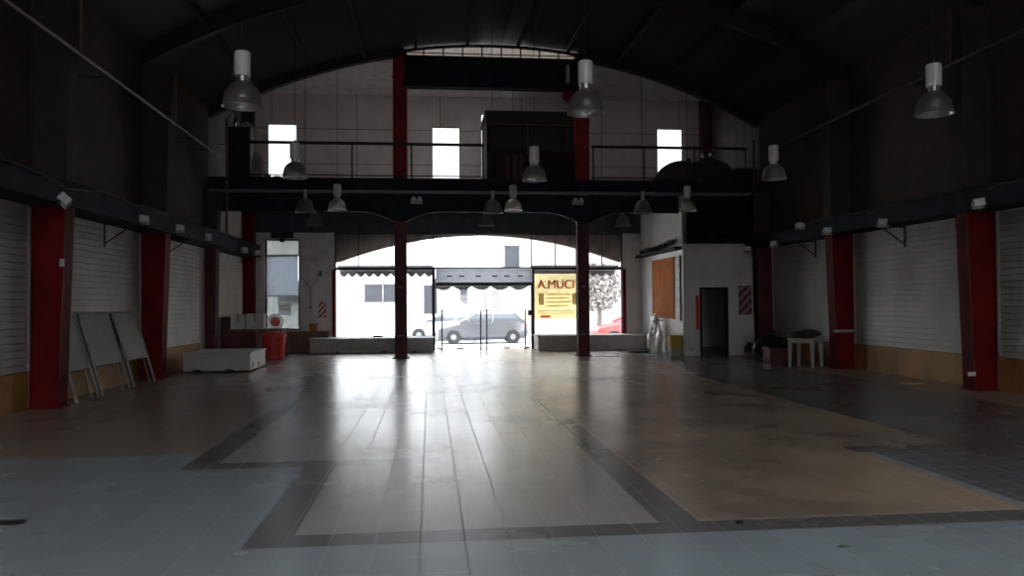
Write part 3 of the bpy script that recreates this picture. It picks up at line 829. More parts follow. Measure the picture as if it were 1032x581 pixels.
# small emergency lamps on the gallery beam and girder
for x, lb in ((-.36, 'small white emergency lamp on the gallery beam beside the left tall column'), (4.2, 'small white emergency lamp on the gallery beam beside the right tall column')):
    t = thing('emergency_lamp', lb, 'emergency lamp', (x, YM-.13, 4.33), 0, 'emergency lamps on the gallery beam')
    b = B(); b.box(-.16, .16, -.1, .04, 0, .13, bev=.02); obj('housing', b, M['plastic'], t)
    b = B(); b.box(-.12, .12, .04, .055, .01, .12); obj('mounting_plate', b, M['greyedge'], t)
    for s in (-.08, .08):
        b = B(); b.lathe([(.05, -.13), (.055, -.11), (.03, -.08), (.02, -.06)], (s, 0, .14), 14, 'y'); obj('lamp_head', b, M['light'], t)
t = thing('tube_light', 'short bright tube light on the girder left of the right red column', 'lamp', (3.96, YM-.05, 7.86))
b = B(); b.box(-.05, .05, 0, .06, 0, .52, bev=.01); obj('housing', b, M['plastic'], t)
b = B(); b.tube([(0, -.02, .06), (0, -.02, .46)], .025, 10); obj('tube', b, M['light'], t)

# ------------------------------------------------------------------ low furniture
t = thing('low_wall', 'long pale low ledge under the left display window', 'ledge', (-1.8, 25.9, 0), 0, 'pale ledges under the display windows')
b = B(); b.box(-1.95, 1.9, -.5, .68, 0, .40, bev=.012); obj('body', b, M['planter'], t)
b = B(); b.box(-1.97, 1.92, -.52, .69, .40, .46, bev=.01); obj('coping', b, M['planter'], t)
for x in (-1.1, .35, 1.3):
    b = B(); b.box(x-.06, x+.06, -.506, -.48, .0, .05); obj('drain_slot', b, M['black'], t)
t = thing('low_wall', 'long pale low ledge under the right display window', 'ledge', (5.35, 25.95, 0), 0, 'pale ledges under the display windows')
b = B(); b.box(-1.88, 1.72, -.5, .63, 0, .42, bev=.012); obj('body', b, M['planter'], t)
b = B(); b.box(-1.9, 1.74, -.52, .64, .42, .48, bev=.01); obj('coping', b, M['planter'], t)
b = B(); b.blob((0, 0, .03), .12, (1.6, .8, .3), .2, 2, 3, 0)
single('rag', 'small dark rag on the left window ledge', 'rag', b, M['tarp'], (-1.7, 26.1, .46))

t = thing('platform', 'low white platform box on the tiles at the left wall', 'platform', (-4.86, 19.45, 0))
b = B(); b.box(-.72, .76, -.75, .95, .04, .42, bev=.008); obj('body', b, M['bench'], t)
b = B(); b.box(-.74, .78, -.77, .97, .42, .455, bev=.006); obj('top', b, M['bench'], t)
for x in (-.42, .30):
    b = B(); b.box(x-.09, x+.09, -.76, -.70, 0, .075); obj('foot', b, M['black'], t)
for x in (-.42, .30):
    b = B(); b.box(x-.09, x+.09, .85, .94, 0, .075); obj('foot', b, M['black'], t)
b = B(); b.box(.74, .765, -.5, -.42, .09, .19); b.box(.74, .765, .1, .18, .09, .19); obj('hand_hole', b, M['upcol'], t)

t = thing('counter', 'dark red counter in the left corner under the gallery', 'counter', (-5.2, 24.1, 0))
b = B(); b.box(-.78, .2, -.55, .6, .06, .78, bev=.01); obj('body', b, M['counter'], t)
b = B(); b.box(-.78, -.60, -.5, .6, .78, 1.18, bev=.01); obj('back_cabinet', b, M['counter'], t)
b = B(); b.box(-.6, .95, -.58, .62, .78, .83, bev=.008); obj('counter_top', b, M['sillbrown'], t)
b = B(); b.box(-.76, .16, -.52, .55, 0, .06); obj('plinth', b, M['black'], t)
b = B(); b.box(.2, .30, -.56, .6, 0, .78, bev=.005); obj('side_panel', b, M['sillbrown'], t)
b = B(); b.box(.86, .92, -.5, -.44, 0, .78, bev=.005); obj('leg', b, M['sillbrown'], t)
b = B(); b.box(.86, .92, .5, .56, 0, .78, bev=.005); obj('leg', b, M['sillbrown'], t)
for x, w, h, lb in ((-.36, .42, .42, 'grey white carton on the red counter, left of two'), (.12, .50, .45, 'bright white carton on the red counter beside the tall window, right of two')):
    t = thing('carton', lb, 'box', (-5.2+x, 23.95, .832), .0, 'cartons on the red counter')
    b = B(); b.box(-w/2, w/2, -.18, .18, 0, h, bev=.006); obj('body', b, M['lampwhite'], t)
    b = B(); b.box(-.03, .03, -.182, .182, h*.5, h+.002); obj('tape', b, M['plastic'], t)
t = thing('waste_bin', 'red round plastic bin standing beside the counter', 'bin', (-4.41, 23.1, 0))
b = B(); b.lathe([(.26, 0), (.28, .02), (.33, .62), (.345, .63), (.345, .67), (.31, .67), (.26, .03)], seg=32); obj('body', b, M['redplastic'], t)
b = B(); b.lathe([(.345, .66), (.35, .70), (.26, .76), (.05, .79), (0, .79)], seg=32); obj('lid', b, M['redplastic'], t)
b = B(); b.box(-4.15-1.35, -3.3, YF-.28, YF, 0, .66, bev=.01)
struct('trim_14', b, M['sillbrown'])
t = thing('bucket', 'small orange bucket on the brown sill beside the left ledge', 'bucket', (-3.78, YF-.14, .66))
b = B(); b.lathe([(.1, 0), (.135, .24), (.142, .25), (.13, .25), (.095, .02), (0, .02)], seg=24); obj('body', b, M['orange'], t)
b = B(); b.tube([(.135*math.cos(a), 0, .22+.14*math.sin(a)) for a in [PI*i/10 for i in range(11)]], .006, 6); obj('handle', b, M['chrome'], t)
# signs on the left street wall
b = B(); b.box(-.13, .13, -.012, .0, -.27, .27, bev=.004)
t = single('fire_sign', 'small red and white striped fire board on the street wall beside the tall window', 'sign', b, M['firesign'], (-3.52, YF-.002, 1.37))
b = B(); b.box(-.05, .05, -.05, 0, -.09, .09, bev=.012)
t = single('switch_box', 'small dark switch box high on the wall above the striped fire board', 'switch', b, M['chrome'], (-3.58, YF, 2.55))
t = thing('branch_fitting', 'forked bare wire fitting on the wall right of the tall window', 'fitting', (-3.9, YF-.03, 1.4))
b = B(); b.tube([(0, 0, 0), (0, 0, .7), (-.3, -.02, 1.05)], .012, 6); obj('stem', b, M['pipe'], t)
b = B(); b.box(-.03, .03, -.01, .025, -.02, .08); obj('wall_mount', b, M['pipe'], t)
b = B(); b.tube([(0, 0, .68), (.22, -.02, .95), (.24, -.02, 1.2)], .01, 6); obj('arm', b, M['pipe'], t)
t = thing('roller_blind', 'grey translucent blind hanging over the middle of the tall window', 'blind', (-4.805, YF+.02, 3.14))
b = B(); b.box(-.5, .5, 0, .004, -1.32, -.02); obj('cloth', b, M['blind'], t)
b = B(); b.tube([(-.5, .002, -1.32), (.5, .002, -1.32)], .012, 8); obj('bottom_bar', b, M['plastic'], t)
b = B(); b.box(-.5, .5, -.02, .02, -.02, .02); obj('head_rail', b, M['plastic'], t)
t = thing('blind_box', 'black box over the top of the tall left window', 'box', (-4.8, YF-.02, 3.71))
b = B(); b.box(-.35, .36, -.12, .01, 0, .19, bev=.01); obj('body', b, M['black'], t)
b = B(); b.box(-.07, .09, -.1, -.02, -.14, .0, bev=.006); obj('motor', b, M['black'], t)
t = thing('notice', 'white square paper notice stuck on the tall window', 'notice', (-4.74, YF+.085, 1.42))
b = B(); b.box(-.21, .21, -.002, 0, -.22, .22); obj('sheet', b, M['paper'], t)
for k, (a, c) in enumerate(((-.14, .10), (-.12, .14))):
    b = B(); b.box(a, c, -.004, -.002, .06-.12*k, .10-.12*k); obj('text_line', b, M['inkgrey'], t)
t = thing('sticker', 'round red and white sticker low on the tall window', 'sticker', (-5.05, YF+.085, .98))
b = B(); b.lathe([(0, -.002), (.27, -.002), (.27, 0), (0, 0)], seg=32, axis='y'); obj('disc', b, M['paper'], t)
b = B(); b.lathe([(0, -.005), (.16, -.005), (.16, -.003), (0, -.003)], seg=32, axis='y'); obj('red_disc', b, M['ink'], t)

# banner in the right display window
t = thing('banner', 'yellow vinyl banner with red lettering in the right display window', 'banner', (4.28, YF+.16, 1.67))
b = B(); b.box(-.76, .76, 0, .004, -.68, .86); obj('sheet', b, M['banner'], t)
b = B(); b.box(-.76, .76, 0, .004, -1.20, -.68); obj('white_strip', b, M['bannerwhite'], t, label='white lower strip')
def lettering(txt, size, m, parent, loc, sx=1.0, ext=.002):
    c = bpy.data.curves.new('lettering', 'FONT'); c.body = txt; c.size = size; c.extrude = ext; c.align_x = 'CENTER'
    tmp = bpy.data.objects.new('lettering_curve', c); COL.objects.link(tmp)
    dg = bpy.context.evaluated_depsgraph_get(); me = bpy.data.meshes.new_from_object(tmp.evaluated_get(dg))
    bpy.data.objects.remove(tmp); bpy.data.curves.remove(c)
    bb = bmesh.new()
    for q in (-.012, 0, .012):
        k = len(bb.verts); bb.from_mesh(me); bb.verts.ensure_lookup_table()
        for v in bb.verts[k:]: v.co.x += q; v.co.z += q*.05
    bb.to_mesh(me); bb.free()
    me.transform(Matrix.Rotation(PI/2, 4, 'X') @ Matrix.Diagonal((sx, 1, 1, 1)))
    me.materials.clear(); me.materials.append(m)
    o = bpy.data.objects.new('lettering', me); COL.objects.link(o); o.parent = parent; o.location = loc
    return o
lettering('A.MUCI', .42, M['ink'], t, (0.0, -.004, .36), .92)
for k in range(4):
    b = B(); b.box(-.32, .5-.06*(k % 2), -.004, -.001, .14-.13*k, .18-.13*k); obj('text_line', b, M['inkdim'], t)
for x in (-.52, .64):
    b = B(); b.box(x-.09, x+.09, -.004, -.001, -.2, .2); obj('picture_block', b, M['inkgrey'], t)
b = B(); b.box(-.62, .6, -.004, -.001, -.42, -.39); b.box(-.62, .6, -.004, -.001, -.5, -.47); obj('text_line', b, M['inkdim'], t)
b = B(); b.box(-.55, -.2, -.004, -.001, -.64, -.55); obj('picture_block', b, M['ink'], t)

# ------------------------------------------------------------------ corner room at the right under the gallery
XW = 7.2; YW = 22.05
b = B(); b.box(XW, XW+.12, YW+.1, YF, 0, 4.6)
struct('wall_partition', b, M['glosswhite'])
DR = (7.72, 8.47, 0, 1.92)
struct('wall_corner', wall_y(XW, XR, 0, 3.2, YW, YW+.1, [DR]), M['white'])
b = B(); b.box(XW+.12, XR, YW+.1, YF, 3.12, 3.2); struct('ceiling_corner', b, M['black'])
t = thing('door_frame', 'dark frame of the open doorway in the white corner wall', 'door frame', (8.095, YW, 0))
b = B(); b.box(-.42, -.36, -.03, .12, 0, 1.96); obj('jamb', b, M['brownwood'], t)
b = B(); b.box(.36, .42, -.03, .12, 0, 1.96); obj('jamb', b, M['brownwood'], t)
b = B(); b.box(-.36, .36, -.03, .12, 1.90, 1.96); obj('head', b, M['brownwood'], t)
t = thing('hanging_strip', 'red hanging strip at the left jamb of the dark doorway', 'strip', (7.60, YW-.02, .75))
b = B(); b.box(-.045, .045, -.03, .02, 0, .95, bev=.012); obj('cover', b, M['redplastic'], t)
b = B(); b.box(-.055, .055, -.035, .02, .95, 1.0, bev=.01); obj('cap', b, M['plastic'], t)
t = thing('sign_box', 'dark brown hanging sign box over the white corner wall', 'sign box', (8.15, YW-.04, 3.24))
b = B(); b.box(-.92, .8, -.2, .12, 0, 1.1, bev=.012); obj('body', b, M['signblack'], t)
b = B(); b.box(-.84, .72, -.215, -.198, .08, 1.02, bev=.004); obj('face', b, M['signblack'], t)
b = B(); b.box(-.30, -.12, -.222, -.212, .22, .25); obj('highlight_plate', b, M['can'], t)  # thin tin strips set on the face as its bright highlights
b = B(); b.box(.05, .18, -.222, -.212, .24, .26); obj('highlight_plate', b, M['can'], t)
b = B(); b.box(-.2, .2, -.012, 0, -.42, .42, bev=.004)
single('fire_sign', 'dull striped fire board on the white corner wall beside the red column', 'sign', b, M['firesigndim'], (9.02, YW-.002, 1.58))
# partition face: orange board, white slats both sides, cornice ledge with dry garland
t = thing('orange_board', 'orange painted board on the partition between white slats', 'board', (XW-.004, 23.85, 1.05))
b = B(); b.box(-.05, 0, -1.05, 1.12, 0, 1.78, bev=.008); obj('panel', b, M['orange'], t)
b = B(); b.box(-.06, 0, -1.1, -1.05, -.02, 1.82); b.box(-.06, 0, 1.12, 1.17, -.02, 1.82); b.box(-.06, 0, -1.1, 1.17, 1.78, 1.83); obj('frame', b, M['orange'], t)
def slats_x(y0, y1, z0, z1, label):
    t = thing('slatted_panel', label, 'wall panel', (XW-.004, (y0+y1)/2, z0), 0, 'white slatted wall panels')
    h = (y1-y0)/2; n = round((z1-z0)/.1); p = (z1-z0)/n; pts = [(0, 0)]
    for k in range(n): pts += [(-.045, p*k+.004), (-.025, p*k+p*.9), (-.01, p*k+p*.92), (-.01, p*k+p)]
    pts += [(0, z1-z0)]
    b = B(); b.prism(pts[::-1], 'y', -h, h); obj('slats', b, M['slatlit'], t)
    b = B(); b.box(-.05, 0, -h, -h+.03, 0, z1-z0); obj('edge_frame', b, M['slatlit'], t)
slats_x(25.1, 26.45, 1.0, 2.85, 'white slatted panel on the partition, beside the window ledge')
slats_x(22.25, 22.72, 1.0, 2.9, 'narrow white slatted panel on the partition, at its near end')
t = thing('ledge', 'dark ledge with a dry garland across the top of the partition', 'ledge', (XW-.004, 24.3, 3.05))
b = B(); b.box(-.22, 0, -2.2, 2.2, 0, .09, bev=.008); obj('shelf_board', b, M['beam'], t)
b = B(); rng = random.Random(4)
for i in range(420):
    y = rng.uniform(-2.1, 1.6); c = Vector((-.17+max(-.1, min(.08, rng.gauss(0, .05))), y, .12+abs(rng.gauss(0, .05))+.12*max(0, -y)*.4))
    d = Vector((rng.gauss(0, 1), rng.gauss(0, 1), rng.gauss(0, 1))).normalized()*.07; e = d.cross(Vector((rng.gauss(0, 1), rng.gauss(0, 1), rng.gauss(0, 1)))).normalized()*.025
    b.bm.faces.new([b.bm.verts.new(c+q) for q in (d, e, -d, -e)])
g = obj('garland', b, M['leaf'], t); g['kind'] = 'stuff'
# things standing at the partition foot
t = thing('stand', 'white folding stand leaning at the foot of the partition', 'stand', (6.66, 22.72, 0))
for s in (-1, 1):
    b = B(); b.tube([(s*.22, -.15, 0), (s*.02, .12, 1.02)], .018, 8); obj('leg', b, M['lampwhite'], t)
    b = B(); b.tube([(s*.2, .32, 0), (s*.02, .12, .98)], .016, 8); obj('leg', b, M['lampwhite'], t)
b = B(); b.box(-.17, .17, .04, .2, .98, 1.02, bev=.01); obj('top', b, M['lampwhite'], t)
b = B(); b.tube([(-.13, -.03, .45), (.13, -.03, .45)], .012, 8); obj('stretcher', b, M['lampwhite'], t)
t = thing('plastic_bin', 'yellow plastic bin at the near end of the partition', 'bin', (7.0, 22.3, 0))
b = B(); b.box(-.15, .15, -.15, .15, 0, .20, bev=.02); obj('base', b, M['plastic'], t)
b = B(); b.box(-.16, .16, -.16, .16, .20, .55, bev=.02); obj('body', b, M['yellow'], t)
b = B(); b.box(-.17, .17, -.17, .17, .55, .59, bev=.012); obj('rim', b, M['yellow'], t)
t = thing('plastic_sheet', 'crumpled white plastic sheeting heaped against the partition', 'sheeting', (6.84, 23.8, 0))
b = B(); b.blob((0, 0, .28), .42, (.45, 1.3, 1.1), .3, 4, 21, 0); obj('heap', b, M['lampwhite'], t)
b = B(); b.blob((.1, .35, .75), .25, (.35, 1.0, 1.4), .35, 4, 22, 0); obj('fold', b, M['lampwhite'], t)
b = B(); b.blob((0, 0, .03), .2, (1.6, .8, .22), .2, 3, 8, .0)
single('dark_rag', 'flat dark rag on the tiles before the partition', 'rag', b, M['tarp'], (6.4, 23.9, 0))
b = B(); b.box(-.35, .35, -.2, .2, 0, .012, bev=.004, rot=Matrix.Rotation(-.3, 3, 'Z'))
single('black_mat', 'small black mat at the foot of the right tall column', 'mat', b, M['black'], (5.06, 22.5, 0))

# ------------------------------------------------------------------ leaning frames at the left wall
def lean(y0, y1, label, xb=-5.5, zt=1.42):
    t = thing('leaning_frame', label, 'frame', (xb, (y0+y1)/2, 0), 0, 'frames leaning on the left wall')
    w = (y1-y0)/2; xt = -.40
    for s in (-1, 1):
        b = B(); b.tube([(0, s*w, .022), (xt, s*w, zt)], .026, 4); obj('stile', b, M['dullframe'], t)
        b = B(); b.tube([(-.05, s*(w-.13), .03), (xt-.01, s*(w-.13), zt-.05)], .015, 4); obj('inner_stile', b, M['dullframe'], t)
    def at(z): return xt*z/zt
    for z in (zt, .52):
        b = B(); b.tube([(at(z), -w, z), (at(z), w, z)], .02, 4); obj('rail', b, M['dullframe'], t)
    b = B(); b.prism([(at(.53)-.004, .53), (at(.53)+.004, .53), (at(1.4)+.004, 1.4), (at(1.4)-.004, 1.4)], 'y', -w+.02, w-.02)
    obj('sheet', b, M['screen'], t)
lean(13.08, 13.90, 'narrow white framed grey sheet leaning beside the nearest left red column')
lean(14.06, 15.25, 'wide white framed grey sheet leaning in the middle of the left wall bay')
lean(15.5, 16.6, 'white framed grey sheet leaning just before the second left red column', -5.5)

# ------------------------------------------------------------------ right side: table and rubbish
t = thing('table', 'white plastic table beside the second right red column', 'table', (8.80, 17.92, 0), math.radians(42))
b = B(); b.box(-.32, .32, -.32, .32, .635, .67, bev=.012); obj('top', b, M['plastic'], t)
for q in ((-.28, .28, -.29, -.27), (-.28, .28, .27, .29), (-.29, -.27, -.27, .27), (.27, .29, -.27, .27)):
    b = B(); b.box(*q, .575, .635); obj('apron', b, M['plastic'], t)
for sx in (-.265, .265):
    for sy in (-.265, .265):
        b = B(); b.loft([[(sx*1.03+a*.025, sy*1.03+c*.025, 0) for a, c in ((-1, -1), (1, -1), (1, 1), (-1, 1))], [(sx*.97+a*.045, sy*.97+c*.045, .634) for a, c in ((-1, -1), (1, -1), (1, 1), (-1, 1))]])
        obj('leg', b, M['plastic'], t)
b = B(); b.blob((0, 0, .08), .22, (1.5, .9, .55), .3, 3, 31, 0)
single('cloth_bundle', 'dark crumpled bundle lying on the white table', 'bundle', b, M['tarp'], (8.82, 17.98, .67))
b = B(); b.blob((0, 0, .3), .42, (1, 1, .85), .18, 4, 32, 0); b.blob((.1, .1, .62), .14, (1, 1, 1), .3, 3, 33)
single('rubbish_bag', 'black rubbish bag on the tiles left of the white table', 'bag', b, M['blackplastic'], (8.75, 19.6, 0))
b = B(); b.blob((0, 0, .25), .36, (1, 1, .8), .2, 4, 34, 0); b.blob((0, .1, .52), .12, (1, 1, 1), .3, 3, 35)
single('rubbish_bag', 'smaller black rubbish bag beside the gallery column at the right wall', 'bag', b, M['blackplastic'], (9.1, 20.6, 0))
t = thing('plastic_crate', 'dark red plastic crate on the tiles behind the white table', 'crate', (8.42, 18.75, 0))
b = B(); b.box(-.22, .22, -.2, .2, 0, .42, bev=.015); obj('body', b, M['darkred'], t)
b = B(); b.box(-.24, .24, -.22, .22, .36, .42, bev=.01); obj('rim', b, M['darkred'], t)
b = B(); b.box(-.26, .26, -.012, .012, -.03, .03, bev=.004)
single('tape', 'pale tape strip across the second right red column', 'tape', b, M['plastic'], (9.4, 17.225, .86))
b = B(); b.box(-.07, .07, -.02, .0, -.035, .035, bev=.008)
single('socket_plate', 'small pale plate low on the nearest right red column', 'socket', b, M['lampwhite'], (9.14, 12.637, .29))
b = B(); b.box(-.035, .035, -.03, 0, -.06, .06, bev=.008)
single('light_switch', 'small pale switch on the nearest left red column', 'switch', b, M['plastic'], (-5.53, 12.637, 2.2))
b = B(); b.blob((0, 0, .03), .12, (.8, .6, 2.2), .2, 3, 41, 0)
single('small_bag', 'small dark bag low against the white corner wall beside the red column', 'bag', b, M['tarp'], (9.05, YW-.12, .1))
# small litter on the tiles
b = B(); b.lathe([(.022, 0), (.026, .004), (.026, .014), (0, .016)], seg=16)
single('litter_scrap', 'tiny dark scrap on the border tiles at the right front', 'litter', b, M['black'], (2.14, 5.38, 0))
b = B(); b.bm.faces.new([b.bm.verts.new(p) for p in ((-.045, 0, .004), (-.01, .014, .012), (.045, .004, .006), (.0, -.014, .008))])
single('dry_leaf', 'tiny dry leaf on the blue grey tiles at the right front', 'leaf', b, M['leaf'], (2.58, 4.78, 0))
b = B(); b.blob((0, 0, .0), .12, (1.2, .5, .03), .3, 3, 44, .001)
single('floor_rag', 'dark oily rag flat on the tiles at the far left front', 'rag', b, M['frame'], (-3.05, 6.05, 0))

# ------------------------------------------------------------------ the street outside
b = B(); b.box(-40, 45, YF+.28, 30.2, -.35, -.02); struct('pavement_near', b, M['pavement'])
b = B(); b.box(-40, 45, 30.2, 39.5, -.5, -.22); struct('street', b, M['asphalt'])
b = B(); b.box(-40, 45, 39.5, 42.2, -.4, -.05); struct('pavement_far', b, M['pavement'])

def building(x0, x1, h, m, label, wins, door=None, y=42.0, d=8, cornice=True):
    t = thing('building', label, 'building', ((x0+x1)/2, y, -.05)); w = (x1-x0)/2
    b = B(); b.box(-w, w, 0, d, 0, h); obj('wall', b, m, t)
    if cornice: b = B(); b.box(-w, w, -.15, .1, h-.35, h+.05, bev=.02); obj('cornice', b, m, t)
    for (wx, wz, ww, wh) in wins:
        b = B(); b.box(wx-ww/2, wx+ww/2, -.08, .02, wz, wz+.07); b.box(wx-ww/2, wx+ww/2, -.08, .02, wz+wh-.07, wz+wh)
        for q in [wx-ww/2+i*(ww-.07)/max(1, round(ww/.9)) for i in range(max(1, round(ww/.9))+1)]: b.box(q, q+.07, -.08, .02, wz, wz+wh)
        f = obj('window', b, M['shutter'], t)
        b = B(); b.box(wx-ww/2+.04, wx+ww/2-.04, -.04, .01, wz+.05, wz+wh-.05); obj('pane', b, M['shopglass'], f)
    if door:
        dx, dw, dh, dm = door; b = B(); b.box(dx-dw/2, dx+dw/2, -.06, .03, 0, dh)
        for k in range(1, int(dh/.3)): b.box(dx-dw/2, dx+dw/2, -.075, -.05, k*.3, k*.3+.02)
        f = obj('door', b, dm, t)
        q = B(); q.box(dx-dw/2+.1, dx-dw/2+.2, -.1, -.05, 1.0, 1.12); obj('handle', q, M['black'], f)
    return t
building(-16, -.6, 5.2, M['fac_a'], 'low white building across the street with a dark triple window', [(8.3-2.45, 1.62, 2.0, 1.05), (8.3-7, 1.6, 1.6, 1.2)])
building(-.6, 1.05, 4.6, M['fac_a'], 'narrow white building across the street behind the white car', [(-.2, 1.0, .8, 1.6)], (.55, .5, 2.5, M['fac_c']))
building(1.05, 2.3, 6.2, M['fac_a'], 'narrow white building across the street with one window above the grey car', [(.1, 1.5, .5, 1.4)], (-.35, .4, 2.6, M['fac_d']))
building(2.3, 3.75, 5.0, M['fac_a'], 'narrow white house across the street with a grey door', [], (.2, .9, 2.4, M['shutter']))
building(3.75, 5.75, 8.2, M['fac_b'], 'tall beige building across the street right of the door', [(-.4, 3.4, .9, 1.3)], (-.5, .9, 2.4, M['fac_c']))
building(5.75, 14, 7.6, M['fac_c'], 'brownish grey building across the street behind the tree', [(-1.5, 1.4, 1.4, 1.4), (1.5, 1.4, 1.4, 1.4)])

def car(label, paint, loc, rz, L=3.9):
    t = thing('car', label, 'car', loc, rz); W = .82; k = L/3.9
    def ring(x, zb, zt, wb, wt):
        return [(x*k, -wb*.86, zb), (x*k, -wb, zb+.14), (x*k, -wb, (zb+zt)/2+.05), (x*k, -wt, zt-.04), (x*k, -wt*.8, zt), (x*k, wt*.8, zt), (x*k, wt, zt-.04), (x*k, wb, (zb+zt)/2+.05), (x*k, wb, zb+.14), (x*k, wb*.86, zb)]
    b = B(); b.loft([ring(-1.95, .32, .58, .58, .55), ring(-1.85, .22, .70, .76, .70), ring(-1.4, .19, .80, W, .76), ring(-.85, .18, .92, W, .79), ring(.2, .18, .95, W, .80), ring(1.2, .18, .98, W, .79), ring(1.75, .22, .98, .79, .74), ring(1.93, .34, .86, .66, .62)])
    b.sm = True; obj('body', b, paint, t)
    def cab(x, z, w): return [(x*k, -w, z), (x*k, w, z)]
    def cr(x0, x1, z, w): return [(x0*k, -w, z), (x1*k, -w, z), (x1*k, w, z), (x0*k, w, z)]
    b = B(); b.loft([cr(-.95, 1.78, .90, .76), cr(-.55, 1.66, 1.10, .70), cr(-.15, 1.36, 1.30, .60)]); obj('window_glass', b, M['carglass'], t)
    b = B(); b.loft([cr(-.18, 1.39, 1.29, .605), cr(.0, 1.25, 1.355, .55), cr(.2, 1.0, 1.38, .45)]); b.sm = True; obj('roof', b, paint, t)
    b = B()
    for s in (-1, 1):
        for xa, xb in ((-.97, -.17), (.42, .46), (1.80, 1.38)):
            b.tube([(xa*k, s*.765, .93), (xb*k, s*.605, 1.31)], .035, 6)
    obj('pillar', b, paint, t)
    for x in (-1.22, 1.28):
        for s in (-1, 1):
            b = B(); b.lathe([(.17, -.1), (.28, -.1), (.305, -.07), (.305, .07), (.28, .1), (.17, .1)], (x*k, s*.76, .305), 28, 'y'); wh = obj('wheel', b, M['rubber'], t)
            b = B(); b.lathe([(0, -.1), (.05, -.11), (.17, -.085), (.19, -.09), (.19, .09), (.17, .085), (.05, .11), (0, .1)], (x*k, s*.765, .305), 20, 'y'); obj('hub', b, M['hub'], wh)
    for s in (-1, 1):
        b = B(); b.blob((-1.82*k, s*.55, .63), .13, (.9, 1.0, .6), 0, 2); obj('headlight', b, M['light'], t)
        b = B(); b.blob((1.86*k, s*.6, .78), .1, (.6, 1.0, 1.4), 0, 2); obj('tail_light', b, M['carred'], t)
        b = B(); b.box(-.66*k, -.54*k, *sorted((s*.78, s*.94)), .95, 1.07, bev=.02); obj('mirror', b, paint, t)
    b = B(); b.tube([(-1.94*k, -.5, .42), (-1.98*k, 0, .42), (-1.94*k, .5, .42)], .05, 6); b.tube([(1.93*k, -.55, .45), (1.97*k, 0, .45), (1.93*k, .55, .45)], .05, 6); obj('bumper', b, M['rubber'], t)
car('grey hatchback parked across the street beyond the glass door', M['carpaint'], (2.25, 35.0, -.22), 0, 4.0)
car('white car parked behind the grey hatchback across the street', M['carwhite'], (.75, 38.2, -.22), 0, 4.1)
car('red car parked beyond the right display window', M['carred'], (8.9, 33.2, -.22), 0, 4.1)
# street tree
t = thing('street_tree', 'leafy street tree beyond the right display window', 'tree', (8.3, 38.6, -.05))
b = B(); b.tube([(0, 0, 0), (.05, 0, 1.0), (-.05, .05, 1.9)], .13, 10, .08); b.tube([(-.03, .04, 1.8), (.5, .1, 2.8)], .05, 8, .03); b.tube([(-.03, .04, 1.8), (-.6, 0, 2.8)], .05, 8, .03); obj('trunk', b, M['bark'], t)
b = B(); rng = random.Random(9)
for i in range(1500):
    d = Vector((rng.gauss(0, 1), rng.gauss(0, 1), rng.gauss(0, 1))).normalized()*(rng.random()**.4)
    c = Vector((d.x*1.25, d.y*1.2, 2.35+d.z*1.2))
    u = Vector((rng.gauss(0, 1), rng.gauss(0, 1), rng.gauss(0, 1))).normalized()*.13; v = u.cross(Vector((rng.gauss(0, 1), rng.gauss(0, 1), rng.gauss(0, 1)))).normalized()*.07
    b.bm.faces.new([b.bm.verts.new(c+q) for q in (u, v, -u, -v)])
obj('foliage', b, M['green'], t)
for x, lb in ((1.5, 'round street sign on a thin pole across the street, left one'), (3.22, 'round street sign on a thin pole across the street, right one')):
    t = thing('street_sign', lb, 'sign', (x, 39.9, -.05), 0, 'round street signs')
    b = B(); b.tube([(0, 0, 0), (0, 0, 1.5)], .025, 8); obj('pole', b, M['plastic'], t)
    b = B(); b.lathe([(0, -.03), (.19, -.03), (.19, .0), (0, .0)], (0, 0, 1.5), 20, 'y'); obj('disc', b, M['shutter'], t)

# ------------------------------------------------------------------ sky and camera
w = bpy.data.worlds.new('overcast_sky'); S.world = w; w.use_nodes = True
nt = w.node_tree; bg = nt.nodes['Background']
tc = nt.nodes.new('ShaderNodeTexCoord'); sp = nt.nodes.new('ShaderNodeSeparateXYZ'); mr = nt.nodes.new('ShaderNodeMapRange'); mx = nt.nodes.new('ShaderNodeMix'); mx.data_type = 'RGBA'
nt.links.new(tc.outputs['Generated'], sp.inputs[0]); nt.links.new(sp.outputs[2], mr.inputs[0]); mr.inputs[1].default_value = 0; mr.inputs[2].default_value = .9
mx.inputs[6].default_value = (.97, .98, 1, 1); mx.inputs[7].default_value = (.80, .90, 1, 1)
nt.links.new(mr.outputs[0], mx.inputs[0]); nt.links.new(mx.outputs[2], bg.inputs[0])
bg.inputs[1].default_value = 10.0

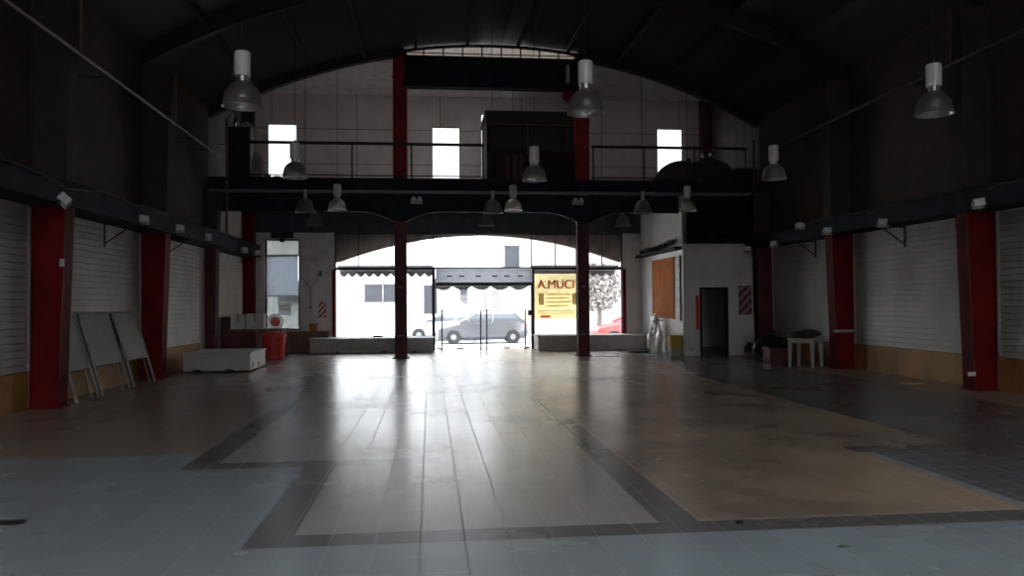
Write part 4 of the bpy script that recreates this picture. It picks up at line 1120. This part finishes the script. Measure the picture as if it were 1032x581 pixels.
def portal_light(name, loc, rot, sx, sy):
    l = bpy.data.lights.new(name, 'AREA'); l.shape = 'RECTANGLE'; l.size = sx; l.size_y = sy; l.cycles.is_portal = True
    o = bpy.data.objects.new(name, l); COL.objects.link(o); o.location = loc; o.rotation_euler = rot
IN = (-PI/2, 0, 0)     # faces -y (into the hall from the street)
portal_light('daylight_shopfront', (1.72, YF+.28, 1.95), IN, 9.7, 3.9)
portal_light('daylight_tall_window', (-4.8, YF+.28, 2.2), IN, 1.1, 3.0)
for h in HOLES_UP: portal_light('daylight_upper_window', ((h[0]+h[1])/2, YF+.28, (h[2]+h[3])/2), IN, h[1]-h[0], h[3]-h[2])
portal_light('daylight_fanlight', (1.79, YM+.3, 8.75), IN, 5.0, .5)
portal_light('daylight_added_roof', ((SKY[2]+SKY[3])/2, (SKY[0]+SKY[1])/2, 9.15), (0, 0, 0), SKY[3]-SKY[2], SKY[1]-SKY[0])
portal_light('daylight_added_rear', ((REAR[0]+REAR[1])/2, YB-.3, (REAR[2]+REAR[3])/2), (PI/2, 0, 0), REAR[1]-REAR[0], REAR[3]-REAR[2])
# yard behind the added rear opening
b = B(); b.box(-20, 25, YB-20, YB-.25, -.3, -.02); struct('yard', b, M['pavement'])

cam = bpy.data.cameras.new('camera'); co = bpy.data.objects.new('camera', cam); COL.objects.link(co); S.camera = co
cam.sensor_width = 36; cam.lens = 800/1032*36; cam.clip_end = 300
yaw, pit, rol = math.radians(5.9), math.radians(1.07), math.radians(.37)
f = Vector((math.sin(yaw)*math.cos(pit), math.cos(yaw)*math.cos(pit), math.sin(pit)))
r0 = Vector((math.cos(yaw), -math.sin(yaw), 0)); u0 = r0.cross(f)
r = math.cos(rol)*r0 - math.sin(rol)*u0; u = math.sin(rol)*r0 + math.cos(rol)*u0
m = Matrix((r, u, -f)).transposed().to_4x4(); m.translation = (0, 0, 1.55); co.matrix_world = m

S.view_settings.view_transform = 'Standard'; S.view_settings.look = 'None'; S.view_settings.gamma = 1; S.view_settings.use_curve_mapping = False
S.view_settings.exposure = 0.0
S.cycles.use_denoising = True
try: S.cycles.denoiser = 'OPENIMAGEDENOISE'
except Exception: pass
S.cycles.max_bounces = 8; S.cycles.diffuse_bounces = 5; S.cycles.transparent_max_bounces = 16
S.cycles.sample_clamp_indirect = 6
